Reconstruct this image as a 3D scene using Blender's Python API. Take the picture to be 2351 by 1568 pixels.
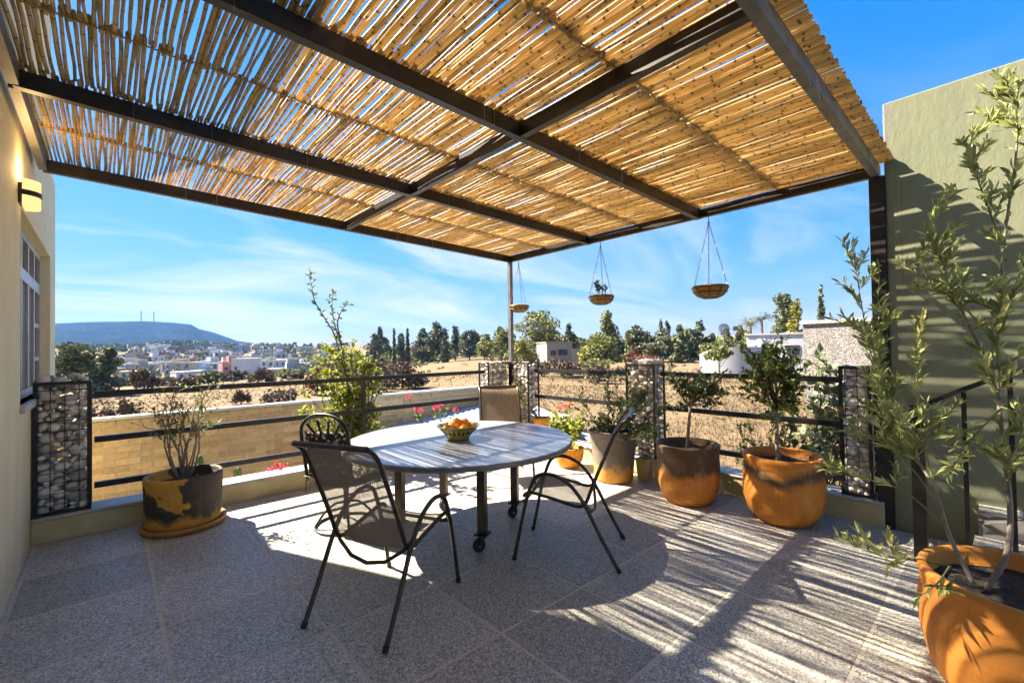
import bpy, bmesh, math, random
import numpy as np
from mathutils import Vector, Matrix, Euler, noise as mn

for o in list(bpy.data.objects): bpy.data.objects.remove(o, do_unlink=True)
scene = bpy.context.scene
COL = scene.collection
rnd = random.Random(7)
R = math.radians

# ------------------------------------------------------------------ camera
CW, CH, CF, CZ = 2351.0, 1568.0, 1030.0, 1.5
PITCH, ROLL, YAW = R(1.0), 0.0155, R(48.0)
_f = Vector((math.cos(YAW)*math.cos(PITCH), math.sin(YAW)*math.cos(PITCH), math.sin(PITCH)))
_r = Vector((math.sin(YAW), -math.cos(YAW), 0)); _u = _r.cross(_f)
_c, _s = math.cos(ROLL), math.sin(ROLL)
CR = _c*_r - _s*_u; CU = _s*_r + _c*_u
cam = bpy.data.cameras.new('camera'); camo = bpy.data.objects.new('camera', cam); COL.objects.link(camo)
cam.sensor_width = 36; cam.lens = 36*CF/CW; cam.clip_start = 0.05; cam.clip_end = 30000
camo.matrix_world = Matrix(((CR.x, CU.x, -_f.x, 0), (CR.y, CU.y, -_f.y, 0), (CR.z, CU.z, -_f.z, CZ), (0, 0, 0, 1)))
scene.camera = camo
scene.render.resolution_x, scene.render.resolution_y = 1024, 682

# ------------------------------------------------------------------ light
SUN = Vector((-0.40, 0.88, 1.0)).normalized()
w = bpy.data.worlds.new('World'); scene.world = w; w.use_nodes = True
nt = w.node_tree; nt.nodes.clear()
wo = nt.nodes.new('ShaderNodeOutputWorld'); bg = nt.nodes.new('ShaderNodeBackground')
sky = nt.nodes.new('ShaderNodeTexSky'); sky.sky_type = 'NISHITA'; sky.sun_disc = False
sky.sun_elevation = math.asin(SUN.z); sky.sun_rotation = (math.pi/2 - math.atan2(SUN.y, SUN.x)) % (2*math.pi)
sky.altitude = 1900; sky.air_density = 1.0; sky.dust_density = 0.6; sky.ozone_density = 3.0
bg.inputs[1].default_value = 0.11
tc = nt.nodes.new('ShaderNodeTexCoord')
sep = nt.nodes.new('ShaderNodeSeparateXYZ'); nt.links.new(tc.outputs['Generated'], sep.inputs[0])
def wmath(op, a, b=None):
    n = nt.nodes.new('ShaderNodeMath'); n.operation = op
    for i, v in enumerate((a, b)):
        if v is None: continue
        if isinstance(v, (int, float)): n.inputs[i].default_value = v
        else: nt.links.new(v, n.inputs[i])
    return n.outputs[0]
zc = wmath('ADD', wmath('MAXIMUM', sep.outputs[2], 0.0), 0.16)
comb = nt.nodes.new('ShaderNodeCombineXYZ')
nt.links.new(wmath('DIVIDE', sep.outputs[0], zc), comb.inputs[0]); nt.links.new(wmath('DIVIDE', sep.outputs[1], zc), comb.inputs[1])
mp = nt.nodes.new('ShaderNodeMapping'); mp.inputs['Rotation'].default_value = (0, 0, R(32)); mp.inputs['Scale'].default_value = (0.55, 1.05, 1)
nt.links.new(comb.outputs[0], mp.inputs[0])
n1 = nt.nodes.new('ShaderNodeTexNoise'); n1.inputs['Scale'].default_value = 0.85; n1.inputs['Detail'].default_value = 9; n1.inputs['Roughness'].default_value = 0.58; n1.inputs['Distortion'].default_value = 0.7
nt.links.new(mp.outputs[0], n1.inputs[0])
cr = nt.nodes.new('ShaderNodeValToRGB'); cr.color_ramp.elements[0].position = 0.44; cr.color_ramp.elements[1].position = 0.66
cr.color_ramp.elements[0].color = (0, 0, 0, 1); cr.color_ramp.elements[1].color = (0.85, 0.85, 0.85, 1)
nt.links.new(n1.outputs[0], cr.inputs[0])
hs = nt.nodes.new('ShaderNodeHueSaturation'); hs.inputs['Saturation'].default_value = 1.38; hs.inputs['Value'].default_value = 0.92; hs.inputs['Hue'].default_value = 0.504
nt.links.new(sky.outputs[0], hs.inputs['Color'])
# soft shoulder on the sky's brightness, the same in every direction
bw = nt.nodes.new('ShaderNodeRGBToBW'); nt.links.new(hs.outputs[0], bw.inputs[0])
kk = wmath('DIVIDE', 0.50, wmath('ADD', wmath('MULTIPLY', bw.outputs[0], 0.72), 1.0))
sc_ = nt.nodes.new('ShaderNodeVectorMath'); sc_.operation = 'SCALE'; nt.links.new(hs.outputs[0], sc_.inputs[0]); nt.links.new(kk, sc_.inputs['Scale'])
mx = nt.nodes.new('ShaderNodeMixRGB'); mx.inputs[2].default_value = (.73, .755, .79, 1)
tn = nt.nodes.new('ShaderNodeVectorMath'); tn.operation = 'MULTIPLY'; tn.inputs[1].default_value = (1.25, .94, .84); nt.links.new(sc_.outputs[0], tn.inputs[0])
hg = nt.nodes.new('ShaderNodeMapRange'); hg.inputs[1].default_value = .22; hg.inputs[2].default_value = .46; hg.inputs[3].default_value = 1; hg.inputs[4].default_value = .05; nt.links.new(sep.outputs[2], hg.inputs[0])
nt.links.new(wmath('MULTIPLY', cr.outputs[0], hg.outputs[0]), mx.inputs[0]); nt.links.new(tn.outputs[0], mx.inputs[1])
nt.links.new(mx.outputs[0], bg.inputs[0]); nt.links.new(bg.outputs[0], wo.inputs[0])
sl = bpy.data.lights.new('sun', 'SUN'); sl.energy = 2.3; sl.angle = R(0.53); sl.color = (1.0, 0.90, 0.75)
so = bpy.data.objects.new('sun', sl); COL.objects.link(so); so.location = (0, 0, 30)
so.rotation_euler = (-SUN).to_track_quat('-Z', 'Y').to_euler()
vs = scene.view_settings; vs.view_transform = 'Standard'; vs.look = 'None'; vs.gamma = 1; vs.use_curve_mapping = False
scene.cycles.max_bounces = 7; scene.cycles.diffuse_bounces = 4; scene.cycles.glossy_bounces = 3; scene.cycles.transparent_max_bounces = 8; scene.cycles.volume_bounces = 0
vs.exposure = 3.65

# ------------------------------------------------------------------ photograph-to-place helpers
def ray(px, py): return (_f*CF + CR*(px-CW/2) - CU*(py-CH/2)).normalized()
def on_x(px, py, X): d = ray(px, py); return Vector((0, 0, CZ)) + d*(X/d.x)
def on_y(px, py, Y): d = ray(px, py); return Vector((0, 0, CZ)) + d*(Y/d.y)
def on_z(px, py, Z): d = ray(px, py); return Vector((0, 0, CZ)) + d*((Z-CZ)/d.z)
def at_r(px, py, r): d = ray(px, py); return Vector((0, 0, CZ)) + d*(r/math.hypot(d.x, d.y))

# ------------------------------------------------------------------ mesh helpers
WM = {}
class MB:
    def __init__(s): s.v = []; s.f = []; s.a = []; s.cur = 0.5
    def av(s, p): s.v.append((p[0], p[1], p[2])); s.a.append(s.cur); return len(s.v)-1
    def face(s, *ix): s.f.append(tuple(ix))
    def box(s, lo, hi, M=None):
        x0, y0, z0 = lo; x1, y1, z1 = hi
        P = [(x0,y0,z0),(x1,y0,z0),(x1,y1,z0),(x0,y1,z0),(x0,y0,z1),(x1,y0,z1),(x1,y1,z1),(x0,y1,z1)]
        if M: P = [M @ Vector(p) for p in P]
        b = len(s.v)
        for p in P: s.av(p)
        for q in ((0,3,2,1),(4,5,6,7),(0,1,5,4),(1,2,6,5),(2,3,7,6),(3,0,4,7)): s.f.append(tuple(b+i for i in q))
        return s
    def bar(s, p, q, wd, ht, up=Vector((0,0,1))):
        p, q = Vector(p), Vector(q); d = (q-p).normalized(); sd = d.cross(up)
        if sd.length < 1e-4: sd = d.cross(Vector((1,0,0)))
        sd.normalize(); u2 = sd.cross(d)
        b = len(s.v)
        for e in (p, q):
            for a, c in ((-1,-1),(1,-1),(1,1),(-1,1)): s.av(e + sd*(a*wd/2) + u2*(c*ht/2))
        for i in range(4): j = (i+1) % 4; s.face(b+i, b+j, b+4+j, b+4+i)
        s.face(b+3, b+2, b+1, b); s.face(b+4, b+5, b+6, b+7)
        return s
    def tube(s, pts, rad, n=6, cap=True):
        pts = [Vector(p) for p in pts]; rings = []
        nr = None
        for i, p in enumerate(pts):
            d = (pts[min(i+1, len(pts)-1)] - pts[max(i-1, 0)])
            if d.length < 1e-9: d = Vector((0,0,1))
            d.normalize()
            if nr is None:
                nr = d.cross(Vector((0,0,1)) if abs(d.z) < .9 else Vector((1,0,0))).normalized()
            else:
                nr = (nr - d*nr.dot(d)).normalized()
            bn = d.cross(nr); rr = rad[i] if isinstance(rad, (list, tuple)) else rad
            rings.append([s.av(p + (nr*math.cos(2*math.pi*k/n) + bn*math.sin(2*math.pi*k/n))*rr) for k in range(n)])
        for a, b in zip(rings, rings[1:]):
            for k in range(n): s.face(a[k], a[(k+1) % n], b[(k+1) % n], b[k])
        if cap: s.f.append(tuple(reversed(rings[0]))); s.f.append(tuple(rings[-1]))
        return s
    def lathe(s, prof, n=32, c=(0,0,0), sx=1, sy=1, closed=False, wob=0):
        rings = []
        for r, z in prof:
            rings.append([s.av((c[0]+r*sx*(1+wob*math.sin(2*t+1)+wob*.6*math.sin(3*t+z*9))*math.cos(t), c[1]+r*sy*(1+wob*math.sin(2*t+1))*math.sin(t), c[2]+z)) for t in [2*math.pi*k/n for k in range(n)]])
        for a, b in zip(rings, rings[1:]):
            for k in range(n): s.face(a[k], a[(k+1) % n], b[(k+1) % n], b[k])
        if prof[0][0] > 1e-4: s.f.append(tuple(reversed(rings[0])))
        if prof[-1][0] > 1e-4: s.f.append(tuple(rings[-1]))
        return s
    def leaf(s, b, d, up, L, W, curl=.15):
        d = Vector(d).normalized(); sd = d.cross(up)
        if sd.length < 1e-3: sd = d.cross(Vector((1,0.3,0)))
        sd.normalize(); n = sd.cross(d)
        b = Vector(b); i0 = s.av(b)
        m = b + d*L*.45 - n*L*.04; i1 = s.av(m + sd*W*.5 + n*W*.18); i2 = s.av(m); i3 = s.av(m - sd*W*.5 + n*W*.18)
        q = b + d*L*.75 - n*L*curl*.4; i5 = s.av(q + sd*W*.33 + n*W*.1); i6 = s.av(q - sd*W*.33 + n*W*.1)
        i4 = s.av(b + d*L - n*L*curl)
        s.face(i0, i1, i2); s.face(i0, i2, i3); s.face(i1, i5, i4, i2); s.face(i2, i4, i6, i3)
    def card(s, c, sz, rg=rnd, asp=.6):
        a = Vector((rg.gauss(0,1), rg.gauss(0,1), rg.gauss(0,.8))).normalized()
        b = a.cross(Vector((rg.gauss(0,1), rg.gauss(0,1), rg.gauss(0,1)))).normalized()*asp
        c = Vector(c); b0 = len(s.v)
        for p in (c-a*sz, c+b*sz, c+a*sz, c-b*sz): s.av(p)
        s.face(b0, b0+1, b0+2, b0+3)
    def mesh(s, name, smooth=False):
        me = bpy.data.meshes.new(name); me.from_pydata(s.v, [], s.f)
        at = me.attributes.new('var', 'FLOAT', 'POINT'); at.data.foreach_set('value', s.a)
        if smooth: me.polygons.foreach_set('use_smooth', [True]*len(me.polygons))
        me.update(); return me
def put(name, me, m, parent=None, loc=None, rot=None, sc=None, local=False):
    """link a mesh as ONE object; world-built meshes cancel their parent's placement"""
    if isinstance(me, MB): me = me.mesh(name)
    o = bpy.data.objects.new(name, me); COL.objects.link(o)
    if m is not None and not me.materials: me.materials.append(m)
    M = Matrix.LocRotScale(Vector(loc or (0,0,0)), Euler(rot or (0,0,0)), Vector(sc or (1,1,1)))
    o.location = loc or (0,0,0); o.rotation_euler = rot or (0,0,0); o.scale = sc or (1,1,1)
    if parent:
        o.parent = parent
        if not local: o.matrix_parent_inverse = WM.get(parent.name, Matrix()).inverted()
        WM[o.name] = M if not local else WM.get(parent.name, Matrix()) @ M
    else: WM[o.name] = M
    return o
def tag(o, label, cat, group=None, kind=None):
    if label: o['label'] = label
    if cat: o['category'] = cat
    if group: o['group'] = group
    if kind: o['kind'] = kind
    return o
def thing(name, label, cat, loc=(0,0,0), rz=0, group=None):
    o = bpy.data.objects.new(name, None); COL.objects.link(o); o.empty_display_size = .1
    o.location = loc; o.rotation_euler = (0,0,rz); WM[o.name] = Matrix.LocRotScale(Vector(loc), Euler((0,0,rz)), None)
    return tag(o, label, cat, group)
def struct(name, mb, m): o = put(name, mb, m); o['kind'] = 'structure'; return o
def smooth(o):
    o.data.polygons.foreach_set('use_smooth', [True]*len(o.data.polygons)); return o
def bevel(o, wdt, seg=2):
    b = o.modifiers.new('bevel', 'BEVEL'); b.width = wdt; b.segments = seg; b.limit_method = 'ANGLE'; return o

# ------------------------------------------------------------------ materials
class NT:
    def __init__(s, name):
        s.m = bpy.data.materials.new(name); s.m.use_nodes = True; s.t = s.m.node_tree; s.t.nodes.clear()
        s.out = s.t.nodes.new('ShaderNodeOutputMaterial')
    def n(s, typ, **kw):
        nd = s.t.nodes.new(typ)
        for k, v in kw.items(): setattr(nd, k, v)
        return nd
    def l(s, a, b): s.t.links.new(a, b)
    def setin(s, nd, key, v):
        if isinstance(v, (int, float)): nd.inputs[key].default_value = v
        elif isinstance(v, tuple): nd.inputs[key].default_value = v if len(v) == 4 or nd.inputs[key].type == 'VECTOR' else v+(1,)
        else: s.l(v, nd.inputs[key])
    def pos(s): return s.n('ShaderNodeNewGeometry').outputs['Position']
    def objc(s): return s.n('ShaderNodeTexCoord').outputs['Object']
    def noise(s, co, sc, det=4, ro=.55, dist=0):
        nd = s.n('ShaderNodeTexNoise'); nd.inputs['Scale'].default_value = sc; nd.inputs['Detail'].default_value = det
        nd.inputs['Roughness'].default_value = ro; nd.inputs['Distortion'].default_value = dist
        s.l(co, nd.inputs['Vector']); return nd.outputs[0]
    def vor(s, co, sc, feat='F1', out='Distance', rd=1):
        nd = s.n('ShaderNodeTexVoronoi', feature=feat); nd.inputs['Scale'].default_value = sc; nd.inputs['Randomness'].default_value = rd
        s.l(co, nd.inputs['Vector']); return nd.outputs[out]
    def ramp(s, fac, a, b, ca=(0,0,0), cb=(1,1,1)):
        nd = s.n('ShaderNodeMapRange'); nd.inputs[1].default_value = a; nd.inputs[2].default_value = b; s.l(fac, nd.inputs[0])
        return nd.outputs[0]
    def mix(s, f, a, b, mode='MIX'):
        nd = s.n('ShaderNodeMixRGB', blend_type=mode); s.setin(nd, 0, f); s.setin(nd, 1, a); s.setin(nd, 2, b); return nd.outputs[0]
    def math(s, op, a, b=0.0, c=None):
        nd = s.n('ShaderNodeMath', operation=op); s.setin(nd, 0, a); s.setin(nd, 1, b)
        if c is not None: s.setin(nd, 2, c)
        return nd.outputs[0]
    def map(s, co, sc=(1,1,1), rot=(0,0,0), loc=(0,0,0)):
        nd = s.n('ShaderNodeMapping'); nd.inputs['Scale'].default_value = sc; nd.inputs['Rotation'].default_value = rot; nd.inputs['Location'].default_value = loc
        s.l(co, nd.inputs[0]); return nd.outputs[0]
    def orand(s): return s.n('ShaderNodeObjectInfo').outputs['Random']
    def attr(s, nm='var'): return s.n('ShaderNodeAttribute', attribute_name=nm).outputs['Fac']
    def sepz(s, co, i=2):
        nd = s.n('ShaderNodeSeparateXYZ'); s.l(co, nd.inputs[0]); return nd.outputs[i]
    def hsv(s, col, val, sat=1.0, hue=.5):
        nd = s.n('ShaderNodeHueSaturation'); s.setin(nd, 'Color', col); s.setin(nd, 'Value', val); s.setin(nd, 'Saturation', sat); s.setin(nd, 'Hue', hue); return nd.outputs[0]
    def bump(s, hgt, st, dist=.01):
        nd = s.n('ShaderNodeBump'); nd.inputs['Strength'].default_value = st; nd.inputs['Distance'].default_value = dist; s.l(hgt, nd.inputs['Height']); return nd.outputs[0]
    def bsdf(s, col, rough=.6, metal=0.0, nrm=None, spec=.5, transl=0.0, coat=0.0):
        p = s.n('ShaderNodeBsdfPrincipled'); s.setin(p, 'Base Color', col); s.setin(p, 'Roughness', rough); s.setin(p, 'Metallic', metal)
        p.inputs['Specular IOR Level'].default_value = spec
        if coat: p.inputs['Coat Weight'].default_value = coat; p.inputs['Coat Roughness'].default_value = .15
        if nrm is not None: s.l(nrm, p.inputs['Normal'])
        sh = p.outputs[0]
        if transl:
            t = s.n('ShaderNodeBsdfTranslucent'); s.setin(t, 0, col)
            mxs = s.n('ShaderNodeMixShader'); mxs.inputs[0].default_value = transl; s.l(sh, mxs.inputs[1]); s.l(t.outputs[0], mxs.inputs[2]); sh = mxs.outputs[0]
        s.l(sh, s.out.inputs[0]); return s.m
def simple(name, c1, c2=None, sc=6, rough=.6, metal=0, bump=0, bsc=60, ov=.0, av=.0, transl=0, spec=.5, coat=0, obj=False, lo=.35, hi=.65):
    s = NT(name); co = s.objc() if obj else s.pos()
    col = s.mix(s.ramp(s.noise(co, sc, 6, .6), lo, hi), c1, c2 or c1)
    if ov: col = s.hsv(col, s.math('MULTIPLY_ADD', s.orand(), 2*ov, 1-ov))
    if av: col = s.hsv(col, s.math('MULTIPLY_ADD', s.attr(), 2*av, 1-av), 1.0, s.math('MULTIPLY_ADD', s.attr(), -.04, .52))
    nb = s.bump(s.noise(co, bsc, 5, .6), bump) if bump else None
    return s.bsdf(col, rough, metal, nb, spec, transl, coat)
MAT = {}
MAT['steel'] = simple('black_steel', (.016,.015,.014), (.035,.029,.024), 14, .42, .3, .06, 90)
MAT['edge'] = simple('table_edge', (.24,.225,.20), (.17,.16,.14), 9, .4, .4)
MAT['steel_brown'] = simple('bronze_steel', (.05,.040,.030), (.085,.065,.046), 9, .38, .45, .05, 120)
MAT['galv'] = simple('grey_paint_steel', (.17,.165,.15), (.10,.095,.085), 7, .5, .2, .05, 60)
MAT['bark'] = simple('bark', (.16,.12,.085), (.09,.068,.05), 30, .85, 0, .5, 60)
MAT['bark_pale'] = simple('bark_pale', (.30,.25,.18), (.19,.155,.11), 25, .8, 0, .4, 70)
MAT['soil'] = simple('soil', (.055,.038,.026), (.02,.014,.01), 40, .95, 0, 1.0, 80)
MAT['stone'] = simple('river_stone', (.74,.66,.53), (.54,.49,.42), 9, .75, 0, .25, 45, ov=.38)
MAT['kerb'] = simple('olive_plaster', (.60,.50,.255), (.46,.385,.20), 5, .8, 0, .25, 110)
MAT['coping'] = simple('coping_paint', (.50,.48,.43), (.38,.36,.31), 6, .6, 0, .2, 90)
def m_house():
    s = NT('house_plaster'); co = s.pos()
    col = s.mix(s.ramp(s.noise(co, 2.2, 6, .65), .3, .7), (.72,.64,.40), (.63,.56,.35))
    stk = s.math('MULTIPLY', s.ramp(s.noise(s.map(co, (6,6,.45)), 1.0, 5, .65), .50, .70), .35)
    col = s.mix(stk, col, (.52,.46,.29))
    hgt = s.math('ADD', s.math('MULTIPLY', s.noise(s.map(co, (1,2.2,1), (.6,0,0)), 9, 6, .6), 1.5), s.math('MULTIPLY', s.noise(co, 120, 3), .25))
    return s.bsdf(col, .85, 0, s.bump(hgt, .4, .014), .3)
MAT['house'] = m_house()
MAT['frame'] = simple('white_aluminium', (.40,.40,.385), (.33,.33,.32), 4, .4, .2)
MAT['glass'] = simple('dark_glass', (.02,.026,.032), (.03,.036,.042), 3, .06, 0)
MAT['blind'] = simple('wood_blind', (.20,.165,.125), (.11,.09,.07), 22, .6)
MAT['mortar'] = simple('mortar', (.70,.62,.48), (.58,.51,.40), 20, .95, 0, .3, 60)
MAT['brick'] = simple('tan_brick', (.56,.385,.185), (.42,.285,.14), 16, .9, 0, .5, 70, ov=.22)
MAT['coir'] = simple('coir', (.42,.245,.075), (.24,.125,.035), 45, .95, 0, .9, 130)
MAT['orange'] = simple('orange_peel', (.90,.36,.02), (.82,.29,.015), 8, .42, 0, .12, 260, ov=.12)
MAT['rubber'] = simple('caster_rubber', (.012,.012,.012), (.02,.02,.02), 12, .6)
MAT['leaf_olive'] = simple('narrow_leaf', (.26,.285,.095), (.36,.37,.15), 7, .45, 0, av=.4, ov=.3, transl=.42)
MAT['leaf_dark'] = simple('dark_leaf', (.11,.155,.045), (.155,.20,.06), 6, .38, 0, av=.4, ov=.25, transl=.25)
MAT['leaf_bright'] = simple('bright_leaf', (.22,.27,.03), (.31,.33,.045), 7, .5, 0, av=.35, transl=.35)
MAT['leaf_mid'] = simple('mid_leaf', (.155,.205,.042), (.205,.25,.055), 6, .45, 0, av=.4, transl=.3)
MAT['leaf_grey'] = simple('grey_leaf', (.19,.23,.11), (.24,.275,.14), 6, .55, 0, av=.35, transl=.2)
MAT['petal'] = simple('pink_petal', (.72,.05,.13), (.80,.11,.20), 20, .6, 0, av=.3, transl=.35)
MAT['petal_orange'] = simple('orange_petal', (.75,.20,.09), (.8,.10,.16), 20, .6, 0, av=.3, transl=.3)
MAT['cactus'] = simple('cactus', (.07,.13,.05), (.10,.17,.07), 20, .6, 0, .3, 60)
MAT['far_green'] = simple('far_green_foliage', (.13,.15,.042), (.20,.21,.055), .5, .8, 0, av=.5, transl=.15)
MAT['far_dark'] = simple('far_dark_foliage', (.085,.10,.042), (.13,.145,.058), .5, .8, 0, av=.5, transl=.1)
MAT['far_blue'] = simple('far_grey_foliage', (.088,.105,.06), (.14,.155,.082), .4, .85, 0, av=.45, transl=.1)
MAT['far_yellow'] = simple('far_yellow_foliage', (.20,.20,.03), (.26,.23,.04), .6, .8, 0, av=.4, transl=.2)
MAT['dry_bush'] = simple('dry_bush', (.12,.083,.048), (.085,.062,.038), .8, .9, 0, av=.45, transl=.1)
MAT['rust_bush'] = simple('rust_bush', (.16,.06,.022), (.13,.065,.026), .8, .9, 0, av=.4, transl=.1)
MAT['straw'] = simple('straw', (.23,.165,.085), (.165,.12,.066), .25, .95, 0, av=.35, transl=.2)
MAT['white_wall'] = simple('white_render', (.48,.48,.48), (.43,.43,.43), .4, .8)
MAT['far_window'] = simple('far_window', (.05,.06,.075), (.03,.036,.045), 1, .25)
MAT['tile_roof'] = simple('tiled_roof', (.33,.17,.09), (.25,.13,.075), 2, .8)
MAT['blue_roof'] = simple('blue_sheet', (.38,.46,.56), (.30,.40,.53), 1.5, .35)
MAT['grout'] = simple('grout', (.62,.55,.44), (.46,.41,.33), 10, .9, 0, .3, 120)
MAT['concrete'] = simple('concrete', (.36,.34,.30), (.28,.265,.24), 1.5, .85, 0, .3, 30)
MAT['far_conc'] = simple('far_concrete', (.30,.265,.20), (.25,.22,.17), .3, .85)
MAT['chain'] = simple('chain', (.30,.30,.30), (.22,.22,.22), 20, .4, .8)

def m_terrazzo():
    s = NT('terrazzo'); co = s.pos()
    v = s.n('ShaderNodeTexVoronoi'); v.inputs['Scale'].default_value = 125; s.l(co, v.inputs['Vector'])
    chip = s.sepz(v.outputs['Color'], 0)
    v2 = s.n('ShaderNodeTexVoronoi'); v2.inputs['Scale'].default_value = 270; s.l(co, v2.inputs['Vector'])
    c2 = s.sepz(v2.outputs['Color'], 1)
    base = s.mix(s.ramp(s.noise(co, 2.2, 5, .6), .3, .7), (.355,.322,.262), (.43,.392,.318))
    col = s.mix(s.math('MULTIPLY', s.ramp(chip, .70, .76), .75), base, (.66,.625,.54))
    col = s.mix(s.math('MULTIPLY', s.ramp(chip, .30, .24), .7), col, (.135,.135,.12))
    col = s.mix(s.math('MULTIPLY', s.ramp(c2, .78, .86), .55), col, (.52,.495,.43))
    col = s.mix(s.math('MULTIPLY', s.ramp(c2, .2, .12), .5), col, (.08,.078,.075))
    stain = s.ramp(s.noise(co, .9, 5, .65), .56, .74)
    col = s.mix(s.math('MULTIPLY', stain, .45), col, (.24,.185,.12), 'MIX')
    rust = s.ramp(s.noise(s.map(co, loc=(3.1,1.7,0)), 1.7, 4, .6), .70, .78)
    col = s.mix(s.math('MULTIPLY', rust, .5), col, (.30,.15,.05))
    col = s.hsv(col, s.math('MULTIPLY_ADD', s.orand(), .34, .83))
    return s.bsdf(col, s.ramp(s.noise(co, 6, 4), .2, .8) and .48, 0, s.bump(s.noise(co, 160, 3), .12, .004), .4)
MAT['terrazzo'] = m_terrazzo()

def m_green_wall():
    s = NT('green_plaster'); co = s.pos()
    col = s.mix(s.ramp(s.noise(co, 2.5, 6, .65), .3, .7), (.185,.196,.115), (.215,.224,.135))
    # weathered paint-free corner near the top end of the wall
    dy = s.math('SUBTRACT', .95, s.sepz(co, 1)); zz = s.math('SUBTRACT', s.sepz(co, 2), 3.05)
    e = s.math('MULTIPLY', s.ramp(dy, .55, .22), s.ramp(zz, -.15, .15))
    e = s.ramp(s.math('ADD', e, s.math('MULTIPLY_ADD', s.noise(co, 9, 5, .7), .9, -.45)), .45, .75)
    col = s.mix(e, col, (.19,.18,.165))
    stk = s.math('MULTIPLY', s.ramp(s.noise(s.map(co, (7,7,.5)), 1.0, 5, .65), .54, .72), .30)
    col = s.mix(stk, col, (.135,.135,.085))
    col = s.mix(s.math('MULTIPLY', s.ramp(s.noise(co, 1.1, 6, .7), .52, .70), .35), col, (.24,.235,.165))
    crk = s.ramp(s.vor(s.map(co, (1,1,.7), loc=(.3,.2,0)), .9, 'DISTANCE_TO_EDGE'), .004, .0015)
    col = s.mix(s.math('MULTIPLY', crk, s.math('MULTIPLY', s.ramp(s.noise(co, 2.0, 3), .52, .6), .6)), col, (.11,.10,.07))
    hgt = s.math('ADD', s.math('MULTIPLY', s.noise(s.map(co, (1,2.2,1), (.6,0,0)), 9, 6, .6), 1.6), s.math('MULTIPLY', s.noise(co, 120, 3), .25))
    return s.bsdf(col, .85, 0, s.bump(hgt, .24, .012), .3)
MAT['green'] = m_green_wall()

def m_reed():
    s = NT('reed'); co = s.objc()
    r = s.math('ADD', s.orand(), s.attr()); r = s.math('FRACT', s.math('MULTIPLY', r, 3.77))
    cc = s.n('ShaderNodeCombineXYZ'); s.l(s.math('MULTIPLY', r, 37.0), cc.inputs[0])
    va = s.n('ShaderNodeVectorMath', operation='ADD'); s.l(co, va.inputs[0]); s.l(cc.outputs[0], va.inputs[1])
    y = s.sepz(co, 1)
    ph = s.math('FRACT', s.math('MULTIPLY_ADD', y, 4.3, s.math('MULTIPLY', r, 9.3)))
    node = s.ramp(s.math('ABSOLUTE', s.math('SUBTRACT', ph, .5)), .036, .014)
    stre = s.noise(s.map(va.outputs[0], (60, 3, 60)), 1.0, 4, .6)
    col = s.mix(s.ramp(stre, .3, .7), (.70,.50,.215), (.86,.655,.345))
    col = s.mix(s.math('MULTIPLY', s.ramp(r, .72, .95), .6), col, (.36,.22,.09))
    col = s.mix(s.math('MULTIPLY', s.ramp(s.noise(va.outputs[0], 5, 5, .7), .58, .75), .5), col, (.22,.13,.055))
    col = s.hsv(col, s.math('MULTIPLY_ADD', r, .55, .55))
    col = s.mix(s.math('MULTIPLY', node, .85), col, (.09,.055,.03))
    return s.bsdf(col, .5, 0, s.bump(stre, .15, .004), .35, .50)
MAT['reed'] = m_reed()

def m_sling():
    s = NT('sling_mesh'); co = s.objc()
    a = s.n('ShaderNodeTexWave', wave_type='BANDS', bands_direction='X'); a.inputs['Scale'].default_value = 45; s.l(co, a.inputs[0])
    b = s.n('ShaderNodeTexWave', wave_type='BANDS', bands_direction='Y'); b.inputs['Scale'].default_value = 60; s.l(co, b.inputs[0])
    col = s.mix(s.ramp(s.noise(co, 5, 5), .3, .7), (.22,.165,.11), (.29,.225,.155))
    col = s.mix(s.math('MULTIPLY', a.outputs['Fac'], .5), col, (.36,.29,.21))
    p = s.n('ShaderNodeBsdfPrincipled'); s.l(col, p.inputs['Base Color']); p.inputs['Roughness'].default_value = .6
    tl = s.n('ShaderNodeBsdfTranslucent'); s.l(col, tl.inputs[0])
    tr = s.n('ShaderNodeBsdfTransparent')
    m1 = s.n('ShaderNodeMixShader'); m1.inputs[0].default_value = .25; s.l(p.outputs[0], m1.inputs[1]); s.l(tl.outputs[0], m1.inputs[2])
    m2 = s.n('ShaderNodeMixShader'); s.l(s.math('MULTIPLY_ADD', b.outputs['Fac'], .2, .16), m2.inputs[0]); s.l(m1.outputs[0], m2.inputs[1]); s.l(tr.outputs[0], m2.inputs[2])
    s.l(m2.outputs[0], s.out.inputs[0]); return s.m
MAT['sling'] = m_sling()

def m_table():
    s = NT('table_top'); co = s.pos()
    g = s.noise(s.map(co, (3, 26, 1), (0,0,R(35))), 2.5, 6, .65)
    col = s.mix(s.ramp(g, .3, .7), (.245,.255,.27), (.27,.282,.297))
    return s.bsdf(col, s.math('MULTIPLY_ADD', g, .14, .12), 0, s.bump(g, .04, .003), .5)
MAT['table'] = m_table()

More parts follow.
